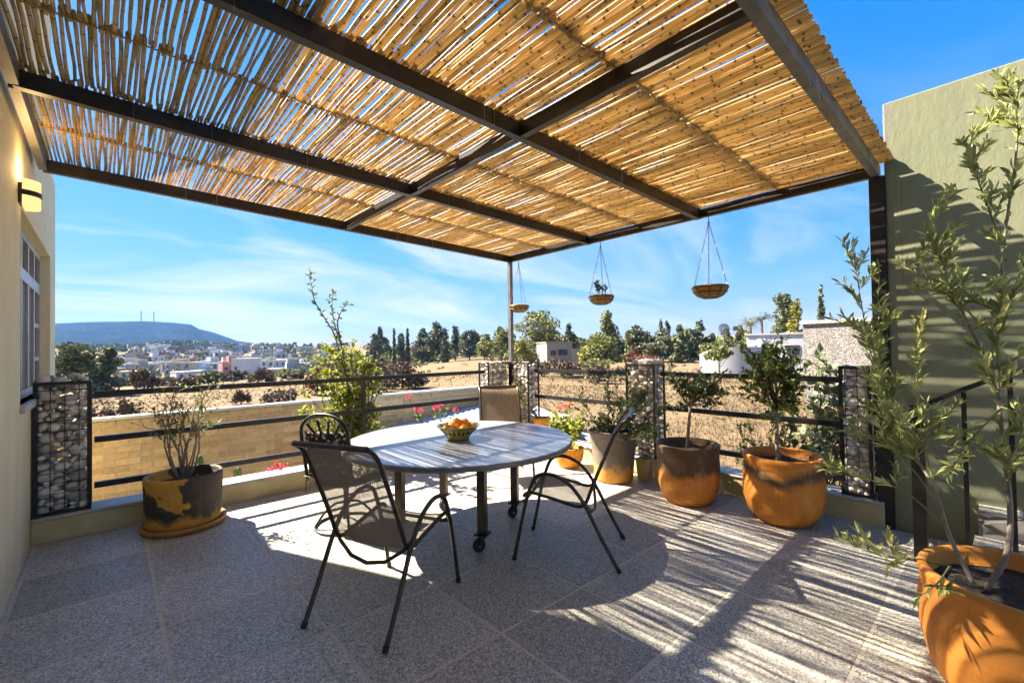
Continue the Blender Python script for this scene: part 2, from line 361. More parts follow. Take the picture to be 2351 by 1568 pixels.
def m_pot(name, clay, dark, z0, z1, amount, sc=6, rim=None, patch=False):
    """fired clay with a darker glazed band between the heights z0 and z1 (object space)"""
    s = NT(name); co = s.objc(); z = s.sepz(co)
    nz = s.math('MULTIPLY_ADD', s.noise(co, sc, 5, .6), .34, -.17)
    zz = s.math('ADD', z, nz)
    c = s.mix(s.ramp(s.noise(co, 10, 6, .7), .3, .7), clay, tuple(k*.72 for k in clay))
    band = s.math('MULTIPLY', s.ramp(zz, z0-.035, z0+.035), s.ramp(zz, z1+.035, z1-.035))
    if patch:
        band = s.math('MULTIPLY', band, s.ramp(s.noise(s.map(co, loc=(1.3,.4,2.2)), 3.6, 5, .55), .53, .505))
    col = s.mix(s.math('MULTIPLY', band, amount), c, s.mix(s.noise(co, 14, 5), dark, tuple(k*1.7 for k in dark)))
    col = s.mix(s.math('MULTIPLY', s.ramp(s.noise(co, 26, 6, .75), .60, .72), .4), col, (.36,.25,.13))
    salt = s.math('MULTIPLY', s.ramp(s.noise(s.map(co, (1,1,.45)), 7, 7, .72), .56, .70), s.ramp(s.noise(co, 60, 4, .7), .40, .62))
    col = s.mix(s.math('MULTIPLY', salt, .38), col, (.62,.50,.36))
    drip = s.math('MULTIPLY', s.ramp(s.noise(s.map(co, (14,14,1.2)), 1.0, 4, .6), .60, .72), .30)
    col = s.mix(drip, col, tuple(k*.45 for k in clay))
    return s.bsdf(col, s.math('MULTIPLY_ADD', s.noise(co, 9, 4), .3, .55), 0, s.bump(s.math('ADD', s.noise(co, 50, 5), s.math('MULTIPLY', s.noise(s.map(co, (2,2,34)), 1, 3), .8)), .28, .006), .3)
MAT['pot_glaze'] = m_pot('worn_black_glaze', (.68,.34,.05), (.032,.03,.027), .12, .56, .97, 4.0, patch=True)
MAT['pot_band'] = m_pot('smoked_clay', (.66,.25,.04), (.062,.042,.025), .30, .66, .93, 4)
MAT['pot_band2'] = m_pot('smoked_clay_thin', (.68,.245,.036), (.06,.042,.025), .37, .47, .93, 3)
MAT['pot_big'] = m_pot('orange_clay', (.66,.245,.038), (.24,.10,.03), .30, .40, .35, 3)
MAT['pot_grey'] = m_pot('grey_glaze', (.68,.33,.06), (.11,.10,.085), .16, .75, .95, 6)
MAT['terracotta'] = m_pot('terracotta', (.74,.32,.035), (.55,.22,.03), .05, .08, .4, 6)

def m_bowl():
    s = NT('painted_bowl'); co = s.objc(); z = s.sepz(co)
    at2 = s.math('ARCTAN2', s.sepz(co, 1), s.sepz(co, 0))
    ph = s.math('ABSOLUTE', s.math('SUBTRACT', s.math('FRACT', s.math('MULTIPLY', at2, 3.5)), .5))
    zz = s.math('ABSOLUTE', s.math('SUBTRACT', z, .062))
    mot = s.math('MULTIPLY', s.ramp(s.math('ADD', ph, s.math('MULTIPLY', zz, 9)), .30, .24), s.ramp(zz, .028, .022))
    col = s.mix(s.ramp(s.noise(co, 12, 4), .3, .7), (.42,.30,.06), (.34,.27,.06))
    col = s.mix(mot, col, (.05,.025,.03))
    g = s.math('MULTIPLY', s.ramp(z, .088, .094), s.ramp(z, .112, .106)); col = s.mix(s.math('MULTIPLY', g, .8), col, (.12,.17,.035))
    return s.bsdf(col, .22, 0, None, .5)
MAT['bowl'] = m_bowl()

def m_cushion():
    s = NT('floral_cushion'); co = s.objc()
    v = s.vor(co, 26, out='Distance'); n2 = s.noise(co, 40, 4, .7, 1.5)
    f = s.ramp(s.math('ADD', v, s.math('MULTIPLY', n2, .5)), .52, .62)
    col = s.mix(f, (.52,.46,.36), (.035,.03,.026))
    col = s.mix(s.ramp(s.noise(co, 18, 4), .58, .66), col, (.30,.25,.19))
    return s.bsdf(col, .9, 0, s.bump(n2, .2), .2)
MAT['cushion'] = m_cushion()

def m_ground():
    s = NT('dry_ground'); co = s.pos()
    a = s.noise(co, .035, 8, .6); b = s.noise(co, .5, 8, .7); c = s.noise(co, 5, 6, .7)
    col = s.mix(s.ramp(a, .35, .65), (.165,.115,.062), (.125,.092,.052))
    col = s.mix(s.ramp(b, .42, .72), col, (.225,.17,.10))
    col = s.mix(s.math('MULTIPLY', s.ramp(c, .5, .75), .6), col, (.14,.09,.042))
    col = s.mix(s.math('MULTIPLY', s.ramp(s.noise(co, .16, 6, .6), .58, .68), .55), col, (.11,.09,.042))
    return s.bsdf(col, .95, 0, s.bump(s.math('ADD', b, c), .8, .12), .1)
MAT['ground'] = m_ground()
def m_hill():
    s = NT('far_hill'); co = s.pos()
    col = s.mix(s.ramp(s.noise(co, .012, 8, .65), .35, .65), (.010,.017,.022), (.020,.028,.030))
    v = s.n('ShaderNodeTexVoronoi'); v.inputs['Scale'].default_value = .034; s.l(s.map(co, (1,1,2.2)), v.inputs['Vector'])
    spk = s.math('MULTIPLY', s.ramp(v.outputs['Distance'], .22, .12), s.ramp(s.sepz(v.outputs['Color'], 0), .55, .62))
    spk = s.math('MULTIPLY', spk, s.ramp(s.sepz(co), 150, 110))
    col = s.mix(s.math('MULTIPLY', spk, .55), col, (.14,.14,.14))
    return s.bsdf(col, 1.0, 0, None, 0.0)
MAT['hill'] = m_hill()
def m_rubble():
    s = NT('rubble_wall'); co = s.pos(); co2 = s.map(co, (1,1,1.8))
    v = s.n('ShaderNodeTexVoronoi'); v.inputs['Scale'].default_value = 4.6; s.l(co2, v.inputs['Vector'])
    d = s.vor(co2, 4.6, 'DISTANCE_TO_EDGE')
    col = s.mix(s.sepz(v.outputs['Color'], 0), (.20,.18,.165), (.31,.285,.26))
    col = s.mix(s.ramp(d, .05, .01), col, (.15,.135,.12))
    return s.bsdf(col, .9, 0, s.bump(s.ramp(d, 0, .12), .8, .05), .2)
MAT['rubble'] = m_rubble()
def m_lamp():
    s = NT('lit_shade'); e = s.n('ShaderNodeEmission'); e.inputs[0].default_value = (1, .64, .26, 1); e.inputs[1].default_value = .12
    s.l(e.outputs[0], s.out.inputs[0]); return s.m
MAT['lamp'] = m_lamp()
HOUSE_COLS = {'white': (.58,.58,.58), 'cream': (.46,.40,.30), 'grey': (.30,.30,.30), 'tan': (.24,.17,.10), 'terracotta': (.26,.11,.06), 'pale blue': (.22,.28,.36), 'pink': (.36,.19,.17)}
for k, c in HOUSE_COLS.items(): MAT['h_'+k] = simple('town_'+k.replace(' ', '_'), c, tuple(q*.85 for q in c), .25, .85)
# ------------------------------------------------------------------ terrain
def sst(a, b, x):
    t = min(1, max(0, (x-a)/(b-a))); return t*t*(3-2*t)
LEFT = [(0,-2.4),(60,-2.4),(110,-4),(230,-9.5),(340,-9),(480,-3.5),(640,5),(900,13),(1400,14),(5000,6)]
RIGHT = [(0,-2.4),(90,-2.4),(160,-1.8),(300,-.5),(900,0),(5000,0)]
def prof(T, r):
    for (a, za), (b, zb) in zip(T, T[1:]):
        if r <= b: return za + (zb-za)*sst(a, b, r)
    return T[-1][1]
def ground(x, y):
    r = math.hypot(x, y); az = math.degrees(math.atan2(y, x))
    k = sst(52, 68, az) * (1 - sst(150, 200, az)) if az > 0 else 0
    z = prof(RIGHT, r)*(1-k) + prof(LEFT, r)*k
    if r > 12: z += .35*min(1, (r-12)/30)*mn.noise(Vector((x*.06, y*.06, 0)))
    return z
def G(px, r):
    p = at_r(px, 800, r); return Vector((p.x, p.y, ground(p.x, p.y)))
mb = MB(); NA = 220
radii = [0.5, 6, 12, 17] + [17*1.06**i for i in range(1, 97)]
prev = None
for r in radii:
    ring = [mb.av((r*math.cos(t), r*math.sin(t), ground(r*math.cos(t), r*math.sin(t)))) for t in [2*math.pi*k/NA for k in range(NA)]]
    if prev:
        for k in range(NA): mb.face(prev[k], ring[k], ring[(k+1) % NA], prev[(k+1) % NA])
    prev = ring
smooth(struct('ground', mb, MAT['ground']))

# far hill with its plateau
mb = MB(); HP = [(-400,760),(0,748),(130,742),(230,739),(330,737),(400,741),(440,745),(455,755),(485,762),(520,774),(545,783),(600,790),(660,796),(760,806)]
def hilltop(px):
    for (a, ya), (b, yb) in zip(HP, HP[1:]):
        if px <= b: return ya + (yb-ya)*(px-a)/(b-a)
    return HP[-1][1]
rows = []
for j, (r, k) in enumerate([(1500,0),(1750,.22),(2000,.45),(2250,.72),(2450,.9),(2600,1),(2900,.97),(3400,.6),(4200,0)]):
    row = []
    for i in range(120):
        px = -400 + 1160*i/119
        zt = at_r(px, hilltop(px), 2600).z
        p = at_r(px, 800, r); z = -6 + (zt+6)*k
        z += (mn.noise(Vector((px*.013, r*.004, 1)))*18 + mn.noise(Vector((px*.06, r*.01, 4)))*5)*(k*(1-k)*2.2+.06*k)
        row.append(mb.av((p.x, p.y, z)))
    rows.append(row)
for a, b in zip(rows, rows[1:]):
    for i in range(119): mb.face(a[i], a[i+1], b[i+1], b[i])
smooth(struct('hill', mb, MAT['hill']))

# ------------------------------------------------------------------ terrace
X0, X1, Y1 = -.46, 4.70, 5.25
mb = MB().box((-2.2,-4.0,-2.6), (7.6-.0,Y1+.30,-.03)) if False else MB().box((X0-.3,-4.0,-2.6), (X1+.34,Y1+.34,-.016))
struct('terrace_base', mb, MAT['concrete'])
floor = struct('terrace_floor', MB().box((X0,-4.0,-.012), (X1,Y1,-.0016)), MAT['grout'])
def cut(lo, hi, start, step):
    e = [lo]; k = start
    while k < hi-.02:
        if k > lo+.02: e.append(k)
        k += step
    return e + [hi]
xs = cut(X0, X1, -.433, .66); ys = cut(.0-4.0, Y1, -4.0+.06, .66)
ys = cut(-4.0, Y1, 1.84-.66*9, .66)
for i in range(len(xs)-1):
    for j in range(len(ys)-1):
        g = .0075
        m_ = MB(); x0, x1, y0, y1 = xs[i]+g, xs[i+1]-g, ys[j]+g, ys[j+1]-g; cx, cy = (x0+x1)/2, (y0+y1)/2
        hx, hy, c = (x1-x0)/2, (y1-y0)/2, .003; dz = rnd.uniform(-.0006, .0006)
        for (q, zz) in ((0,-.008),(0,-.002),(c,0)):
            for sx, sy in ((-1,-1),(1,-1),(1,1),(-1,1)): m_.av((sx*(hx-q), sy*(hy-q), zz))
        for b in (0, 4):
            for k in range(4): m_.face(b+k, b+(k+1)%4, b+4+(k+1)%4, b+4+k)
        m_.face(8, 9, 10, 11)
        put('floor_tile', m_, MAT['terrazzo'], floor, (cx, cy, dz), (rnd.uniform(-.0008,.0008), rnd.uniform(-.0008,.0008), 0))
# low parapets under the railings
KZ = .20
t = thing('parapet_wall', 'low olive plaster parapet under the railing that faces the brick wall', 'parapet', (2,Y1,0))
bevel(put('wall_body', MB().box((X0,Y1,-.01), (X1+.26,Y1+.26,KZ-.022)), MAT['kerb'], t), .012)
bevel(put('coping', MB().box((X0,Y1-.012,KZ-.022), (X1+.27,Y1+.27,KZ)), MAT['coping'], t), .006)
t = thing('parapet_wall', 'low olive plaster parapet under the railing that faces the dry field', 'parapet', (X1,3,0))
bevel(put('wall_body', MB().box((X1,.72,-.01), (X1+.26,Y1-.014,KZ-.022)), MAT['kerb'], t), .012)
bevel(put('coping', MB().box((X1-.012,.72,KZ-.022), (X1+.27,Y1-.014,KZ)), MAT['coping'], t), .006)

# ------------------------------------------------------------------ house on the left
t = thing('house', 'beige plastered house with a white framed window along the left edge', 'house', (X0,5,0))
WY0, WY1, WZ0, WZ1 = 4.67, 6.83, 1.16, 2.56
HE = 7.45
m_ = MB()
m_.box((X0-.25,-4.0,-2.6), (X0,WY0,3.5)); m_.box((X0-.25,WY1,-2.6), (X0,HE,3.5))
m_.box((X0-.25,WY0,-2.6), (X0,WY1,WZ0)); m_.box((X0-.25,WY0,WZ1), (X0,WY1,3.5))
m_.box((X0-5,HE-.25,-2.6), (X0-.25,HE,3.5)); m_.box((X0-5,-4,-2.6), (X0-4.75,HE-.25,3.5))
put('wall', m_, MAT['house'], t)
put('roof', MB().box((X0-4.98,-3.98,3.503), (X0-.02,HE-.02,3.56)), MAT['house'], t)
put('upper_storey', MB().box((X0-5,-4,3.563), (X0-.005,6.94,6.2)), MAT['house'], t)
FX0, FX1 = X0-.115, X0-.072
win = put('window', MB().box((FX0,WY0,WZ0), (FX1,WY0+.055,WZ1)), MAT['frame'], t)
fr = MB()
fr.box((FX0,WY1-.06,WZ0), (FX1,WY1,WZ1)); fr.box((FX0,WY0+.055,WZ0), (FX1,WY1-.06,WZ0+.06)); fr.box((FX0,WY0+.055,WZ1-.06), (FX1,WY1-.06,WZ1))
fr.box((FX0-.002,WY0+.055,2.14), (FX1+.004,WY1-.06,2.24))
for y in (5.45, 5.88, 6.30): fr.box((FX0+.002,y-.035,WZ0+.06), (FX1+.002,y+.035,2.14)); fr.box((FX0+.002,y-.03,2.24), (FX1+.002,y+.03,WZ1-.06))
for z in (1.48, 1.81): fr.box((FX0+.003,6.335,z-.022), (FX1-.003,WY1-.06,z+.022))
put('frame', fr, MAT['frame'], win)
for y0, y1 in ((WY0+.055,5.415),(5.485,5.845),(5.915,6.265),(6.335,WY1-.06)):
    put('pane', MB().box((FX0+.012,y0,WZ0+.06), (FX0+.018,y1,2.14)), MAT['glass'], win)
    put('pane', MB().box((FX0+.012,y0,2.24), (FX0+.018,y1,WZ1-.06)), MAT['glass'], win)
for y0, y1 in ((5.49,5.84),(5.92,6.26)):
    y = y0
    while y < y1-.05: put('blind_slat', MB().box((FX0+.022,y,WZ0+.065), (FX0+.028,y+.052,2.135)), MAT['blind'], win); y += .06
bevel(put('sill', MB().box((X0-.07,WY0-.03,WZ0-.06), (X0+.03,WY1+.03,WZ0)), MAT['coping'], win), .008)
# wall lamp, lit
LP = Vector((X0, 4.58, 2.63))
t = thing('wall_lamp', 'lit amber glass wall lamp with a dark band beside the window', 'lamp', LP)
put('back_plate', MB().box((X0,4.515,2.56), (X0+.02,4.645,2.70)), MAT['steel'], t)
for z0, z1 in ((2.535,2.612),(2.648,2.725)):
    m_ = MB(); n = 12
    for z in (z0, z1):
        for k in range(n+1): a = math.pi*k/n - math.pi/2; m_.av((X0+.022+.085*math.cos(a), 4.58+.085*math.sin(a), z))
    for k in range(n): m_.face(k, k+1, n+2+k, n+1+k)
    m_.f.append(tuple(range(n, -1, -1))); m_.f.append(tuple(range(n+1, 2*n+2)))
    put('glass_shade', m_, MAT['lamp'], t)
m_ = MB(); n = 12
for z in (2.6125, 2.6475):
    for k in range(n+1): a = math.pi*k/n - math.pi/2; m_.av((X0+.020+.092*math.cos(a), 4.58+.092*math.sin(a), z))
for k in range(n): m_.face(k, k+1, n+2+k, n+1+k)
m_.f.append(tuple(range(n, -1, -1))); m_.f.append(tuple(range(n+1, 2*n+2)))
put('band', m_, MAT['steel'], t)
pl = bpy.data.lights.new('lamp_light', 'POINT'); pl.energy = .9; pl.color = (1,.62,.25); pl.shadow_soft_size = .05
po = bpy.data.objects.new('lamp_light', pl); COL.objects.link(po); po.location = (X0+.05,4.58,2.79); po.parent = t; po.matrix_parent_inverse = WM[t.name].inverted()

# ------------------------------------------------------------------ green garden wall on the right with its steps and handrail
GX = 4.76
t = thing('garden_wall', 'tall green plastered wall crossed by striped pergola shade', 'wall', (GX,0,0))
bevel(put('wall_body', MB().box((GX,-4.0,-2.6), (GX+.22,.665,3.48)), MAT['green'], t), .012)
t = thing('stone_step', 'two shallow terrazzo steps with pebble risers at the foot of the green wall', 'steps', (4.5,-.5,0))
put('tread', MB().box((4.30,-3.9,.0), (4.55,.20,.14)), MAT['terrazzo'], t)
put('riser', MB().box((4.553,-3.9,.0), (4.60,.18,.30)), MAT['rubble'], t)
put('tread', MB().box((4.602,-3.9,.0), (GX-.002,.18,.31)), MAT['terrazzo'], t)
t = thing('handrail', 'black steel stair handrail behind the large orange pot', 'handrail', (4.15,.45,0))
hx = 4.16
def HR(px, py): return on_x(px, py, hx)
pA = HR(2105,930); y0 = pA.y
put('post', MB().box((hx-.035,y0-.035,0), (hx+.035,y0+.035,pA.z)), MAT['steel'], t)
rp = [HR(2098,938), HR(2200,898), HR(2300,862), HR(2330,852)]
for p in rp: p.x = hx
rp.append(Vector((hx, rp[-1].y-.08, rp[-1].z+.012))); rp.append(Vector((hx, rp[-1].y-.9, rp[-1].z+.02)))
m_ = MB()
for a, b in zip(rp, rp[1:]): m_.bar(a, b, .05, .028)
put('top_rail', m_, MAT['steel'], t)
for px in (2212, 2318):
    p = HR(px, 900 if px < 2300 else 858); put('baluster', MB().box((hx-.012,p.y-.012,.0), (hx+.012,p.y+.012,p.z)), MAT['steel'], t)

# ------------------------------------------------------------------ pergola
def PZ(x): return 3.03 - .028*(x+.42)
BH = .10
perg = thing('pergola', 'black steel pergola roofed with golden cane reeds over the terrace', 'pergola', (2.1,3,0))
BY = [.72, 2.25, 3.75, 5.32]; EX0, EX1 = -.40, 4.80
for y in BY:
    nm = 'beam'
    m_ = MAT['galv'] if y == .72 else MAT['steel']
    put('beam', MB().bar((EX0, y, PZ(EX0)+BH/2), (EX1, y, PZ(EX1)+BH/2), .055, BH), m_, perg)
for x, mm in ((EX0,'galv'),(2.13,'steel'),(EX1-.03,'steel')):
    for a, b in zip(BY, BY[1:]):
        put('cross_beam', MB().bar((x, a+.028, PZ(x)+BH/2+.001), (x, b-.028, PZ(x)+BH/2+.001), .05, BH-.004), MAT[mm], perg)
put('post', MB().box((4.735,.665,-.01), (4.83,.765,PZ(4.8)-.001)), MAT['steel'], perg)
put('post', MB().box((4.74,5.29,KZ+.001), (4.80,5.35,PZ(4.77)-.001)), MAT['galv'], perg)
# reeds: each a slightly bent, tapering cane lying across the beams
def reed_mesh(i, L):
    m_ = MB(); m_.cur = rnd.random(); b1, b2 = rnd.uniform(-.008,.008), rnd.uniform(-.006,.006); pts, rad = [], []
    k0 = rnd.uniform(.0082,.0132); n = 5
    for k in range(n):
        f = k/(n-1); pts.append((b1*math.sin(math.pi*f)+b2*math.sin(2*math.pi*f), (f-.5)*L, rnd.uniform(-.002,.002))); rad.append(k0*(1.0-.16*f))
    m_.tube(pts, rad, 5); return m_.mesh('reed', True)
PAN = [(.60,1.47),(1.42,2.27),(2.21,3.02),(2.97,3.74),(3.70,4.58),(4.54,5.42)]
reed_var = {p: [reed_mesh(i, PAN[p][1]-PAN[p][0]) for i in range(14)] for p in range(len(PAN))}
reeds = []
for p, (a, b) in enumerate(PAN):
    x = EX0 - .03 + rnd.uniform(0,.012)
    while x < EX1-.02:
        me = rnd.choice(reed_var[p]); wob = rnd.gauss(0,.011)
        reeds.append((p, me, x, (a+b)/2 + (rnd.uniform(-.008,.008) if p in (0,5) else rnd.uniform(-.03,.03)), wob, rnd.choice((0, math.pi))))
        dense = .0178 + .0048*(1-sst(.2,2.2,x))*(1 if p < 4 else .55) + (.0012 if p in (2,3) else 0) - (.0006 if p < 2 else 0)
        x += dense + max(0, rnd.gauss(.0, .0046)) + (.012*rnd.random() if rnd.random() < .09 + .05*(p in (2,3)) else 0)
def reed_key(q): return (q[2]**2 + q[3]**2)
reeds.sort(key=lambda q: reed_key(q)); vis = [q for q in reeds]
near = set(id(q) for q in sorted(vis, key=lambda q: abs(q[2]-1.3)+abs(q[3]-2.9)*1.1)[:300])
stuff = MB()
for q in reeds:
    p, me, x, y, wob, fl = q
    z = PZ(x) + BH + .0165 + (.007 if p % 2 else 0) + rnd.uniform(-.002,.004)
    if id(q) in near:
        put('reed', me, MAT['reed'], perg, (x,y,z), (0, rnd.uniform(0,6.28), wob+fl))
    else:
        M = Matrix.Translation((x,y,z)) @ Matrix.Rotation(wob+fl, 4, 'Z') @ Matrix.Rotation(rnd.uniform(0,6.28), 4, 'Y')
        b0 = len(stuff.v); v0 = rnd.random()
        for v in me.vertices: stuff.cur = v0; stuff.av(M @ v.co)
        for f in me.polygons: stuff.f.append(tuple(b0+i for i in f.vertices))
o = smooth(put('reed_thatch', stuff, MAT['reed'], perg)); o['kind'] = 'stuff'
# binding canes and wire halfway along each mat
for ym in (1.44, 2.99, 4.56):
    m_ = MB()
    xx = EX0
    while xx < EX1-.05:
        x2 = min(EX1, xx+rnd.uniform(.4,.9)); yy = ym+rnd.uniform(-.02,.02)
        m_.tube([(xx,yy,PZ(xx)+BH-.001), ((xx+x2)/2,yy+rnd.uniform(-.008,.008),PZ(xx)+BH-.004), (x2,ym+rnd.uniform(-.02,.02),PZ(x2)+BH-.001)], rnd.uniform(.0035,.006), 5); xx = x2-.04
    put('binding_cane', m_, MAT['reed'], perg)
m_ = MB()
for k in range(26):
    x = rnd.uniform(0, 4.7); y = rnd.choice(BY); z = PZ(x)
    m_.tube([(x,y-.04,z+BH+.03),(x,y-.036,z-.002),(x+.01,y+.03,z-.004),(x+.01,y+.04,z+BH+.03)], .0018, 4)
    if rnd.random() < .4: m_.tube([(x,y-.036,z-.002),(x+rnd.uniform(-.02,.02),y-.05,z-rnd.uniform(.03,.09))], .002, 4)
put('tie_wire', m_, MAT['chain'], perg)['kind'] = 'stuff'

# ------------------------------------------------------------------ railings
def railing(label, segs, posts, loc):
    t = thing('railing', label, 'railing', loc)
    for a, b, z in segs: put('rail', MB().bar((a[0],a[1],z), (b[0],b[1],z), .04, .05), MAT['steel'], t)
    for x, y, z1 in posts: put('post', MB().box((x-.018,y-.018,KZ+.001), (x+.018,y+.018,z1)), MAT['steel'], t)
ry, rx = 5.37, 4.84
railing('black railing of three flat bars above the parapet, in front of the brick wall',
        [((-.09,ry),(4.26,ry),z) for z in (1.165,.77,.375)], [(2.35,ry,1.138)], (2,ry,KZ))
railing('black railing of three flat bars between the corner gabion and the middle gabion',
        [((rx,4.86),(rx,3.19),z) for z in (1.175,.785,.375)], [], (rx,4,KZ))
railing('black railing of three flat bars behind the two orange banded pots',
        [((rx,2.76),(rx,1.03),z) for z in (1.185,.79,.375)], [], (rx,2,KZ))
# ------------------------------------------------------------------ gabions
def stone_mesh(seed):
    rg = random.Random(seed); m_ = MB(); n = 2; idx = {}
    def pt(x, y, z):
        k = (x,y,z)
        if k not in idx:
            v = Vector((x,y,z)).normalized(); v *= 1 + .34*mn.noise(v*1.5+Vector((seed*3.1,0,0)))
            v = Vector((v.x*sc[0], v.y*sc[1], v.z*sc[2])); idx[k] = m_.av(v)
        return idx[k]
    sc = (rg.uniform(.85,1.15), rg.uniform(.8,1.05), rg.uniform(.65,.95))
    rng = [-1,0,1]
    for ax in range(3):
        for sg in (-1,1):
            for i in range(2):
                for j in range(2):
                    q = []
                    for a, b in ((i,j),(i+1,j),(i+1,j+1),(i,j+1)):
                        c = [0,0,0]; c[ax] = sg; c[(ax+1)%3] = rng[a]; c[(ax+2)%3] = rng[b]; q.append(pt(*c))
                    m_.f.append(tuple(q if sg > 0 else q[::-1]))
    return m_.mesh('stone', True)
STONES = [stone_mesh(i) for i in range(12)]
def gabion(label, x0, x1, y0, y1, z0, z1, sz=.062, heap=0, faces='xy', bar=.028):
    t = thing('gabion', label, 'gabion', ((x0+x1)/2,(y0+y1)/2,z0))
    m_ = MB()
    for x in (x0, x1):
        for y in (y0, y1): m_.box((x-bar/2,y-bar/2,z0), (x+bar/2,y+bar/2,z1))
    for z in (z0+bar/2, z1-bar/2):
        for y in (y0, y1): m_.box((x0+bar/2,y-bar/2+.001,z-bar/2+.001), (x1-bar/2,y+bar/2-.001,z+bar/2-.001))
        for x in (x0, x1): m_.box((x-bar/2+.001,y0+bar/2,z-bar/2+.001), (x+bar/2-.001,y1-bar/2,z+bar/2-.001))
    put('frame', m_, MAT['steel'], t)
    m_ = MB(); g = .085
    for y in (y0, y1):
        x = x0+g
        while x < x1-.02: m_.tube([(x,y,z0),(x,y,z1)], .0028, 4, False); x += g
        z = z0+g
        while z < z1-.02: m_.tube([(x0,y,z),(x1,y,z)], .0028, 4, False); z += g
    for x in (x0, x1):
        y = y0+g
        while y < y1-.02: m_.tube([(x,y,z0),(x,y,z1)], .0028, 4, False); y += g
        z = z0+g
        while z < z1-.02: m_.tube([(x,y0,z),(x,y1,z)], .0028, 4, False); z += g
    put('wire_mesh', m_, MAT['steel'], t)
    done = []
    def tryput(x, y, z, r_):
        for (a_, b_, c_, q_) in done:
            if (a_-x)**2 + (b_-y)**2 + (c_-z)**2*1.25 < (.84*(q_+r_))**2: return False
        done.append((x,y,z,r_)); return True
    for r_, tries in ((sz*1.35,260),(sz*1.1,600),(sz*.9,900),(sz*.7,1800),(sz*.5,2600)):
        for k in range(tries):
            q_ = r_*rnd.uniform(.88,1.1); zz = rnd.uniform(z0+q_*.8, z1-q_*.5+heap*.9)
            if r_ > sz*1.2 and zz < z0+.5*(z1-z0) and rnd.random() < .7: continue
            m = min(q_*.9, (x1-x0)*.49, (y1-y0)*.49)
            x, y = rnd.uniform(x0+m, x1-m), rnd.uniform(y0+m, y1-m)
            if rnd.random() < .75: y = y0+m if rnd.random() < .5 else y
            if rnd.random() < .5: x = x0+m
            tryput(x, y, zz, q_)
    for (x, y, z, q_) in done:
        put('stone', rnd.choice(STONES), MAT['stone'], t, (x,y,z), (rnd.uniform(-.6,.6), rnd.uniform(-.6,.6), rnd.uniform(0,6.28)), (q_*1.12, q_*1.0, q_*1.02))
gabion('stone filled gabion with a black frame against the house wall', X0+.022, -.12, 5.285, 5.50, KZ-.0, 1.29, .050, .06)
gabion('stone filled gabion standing left of the corner post', 4.28, 4.71, 5.30, 5.52, KZ+.001, 1.30, .052, .0, bar=.022)
gabion('narrow stone filled gabion standing right of the corner post', 4.72, 4.94, 4.89, 5.27, KZ+.001, 1.30, .05, .0, bar=.022)
gabion('stone filled gabion in the middle of the field side railing', 4.73, 4.95, 2.79, 3.16, KZ+.001, 1.30, .052, .06, bar=.022)
gabion('stone filled gabion beside the black post at the green wall', 4.75, 4.95, .80, 1.00, KZ+.001, 1.31, .052, .0, bar=.026)

# ------------------------------------------------------------------ brick boundary wall beyond the railing
BW = 8.5; bt = thing('brick_wall', 'tan brick boundary wall behind the railing with a pale coping', 'wall', (3,BW,-2.4))
put('mortar_core', MB().box((-6,BW+.012,-2.6), (6.72,BW+.13,.56)), MAT['mortar'], bt)
put('coping', MB().box((-6,BW-.02,.585), (6.76,BW+.17,.63)), MAT['coping'], bt)
bl, bh = .272, .092
bm_ = MB().box((-bl/2+.006,0,-bh/2+.006), (bl/2-.006,.125,bh/2-.006)).mesh('brick')
bricks = []; row = 0; z = .535
while z > -1.6:
    x = -5.9 + (bl/2 if row % 2 else 0)
    while x < 6.55: bricks.append((x, z)); x += bl
    z -= bh; row += 1
vis = sorted([b for b in bricks if -.75 < b[0] < 6.6], key=lambda b: (b[1] < -.95, abs(b[0]-2.4)+abs(b[1]+.1)*2.5))[:300]
vs_ = set(vis); rest = MB()
for b in bricks:
    if b in vs_: put('brick', bm_, MAT['brick'], bt, (b[0]+bl/2, BW+rnd.uniform(-.004,.005), b[1]))
    else: rest.box((b[0]+.006,BW+rnd.uniform(-.003,.004),b[1]-bh/2+.006), (b[0]+bl-.006,BW+.1,b[1]+bh/2-.006))
o = put('brickwork', rest, MAT['brick'], bt); o['kind'] = 'stuff'
# return wall sloping down towards the field
t = thing('brick_wall', 'low pale topped return wall sloping down from the brick wall corner', 'wall', (6.8,7,-2.4))
m_ = MB(); 
for (y, zt) in ((8.66,.60),(7.2,.25),(5.2,-.30),(3.2,-.55)):
    for x, z in ((6.73,-2.6),(6.98,-2.6),(6.98,zt),(6.73,zt)): m_.av((x,y,z))
for k in range(3):
    for i in range(4): m_.face(4*k+i, 4*k+(i+1)%4, 4*k+4+(i+1)%4, 4*k+4+i)
m_.face(0,1,2,3); m_.face(15,14,13,12)
put('wall_body', m_, MAT['brick'], t)
y0 = 8.6
while y0 > 3.3:
    L = rnd.uniform(.35,.55); y1 = y0-L
    def zt(y): return .60+(y-8.66)*(.35/1.46) if y > 7.2 else (.25+(y-7.2)*.275 if y > 5.2 else -.30+(y-5.2)*.125)
    put('cap_stone', MB().bar((6.855,y0,zt(y0)+.03), (6.855,y1+.012,zt(y1)+.03), .32, .055), MAT['coping'], t); y0 = y1
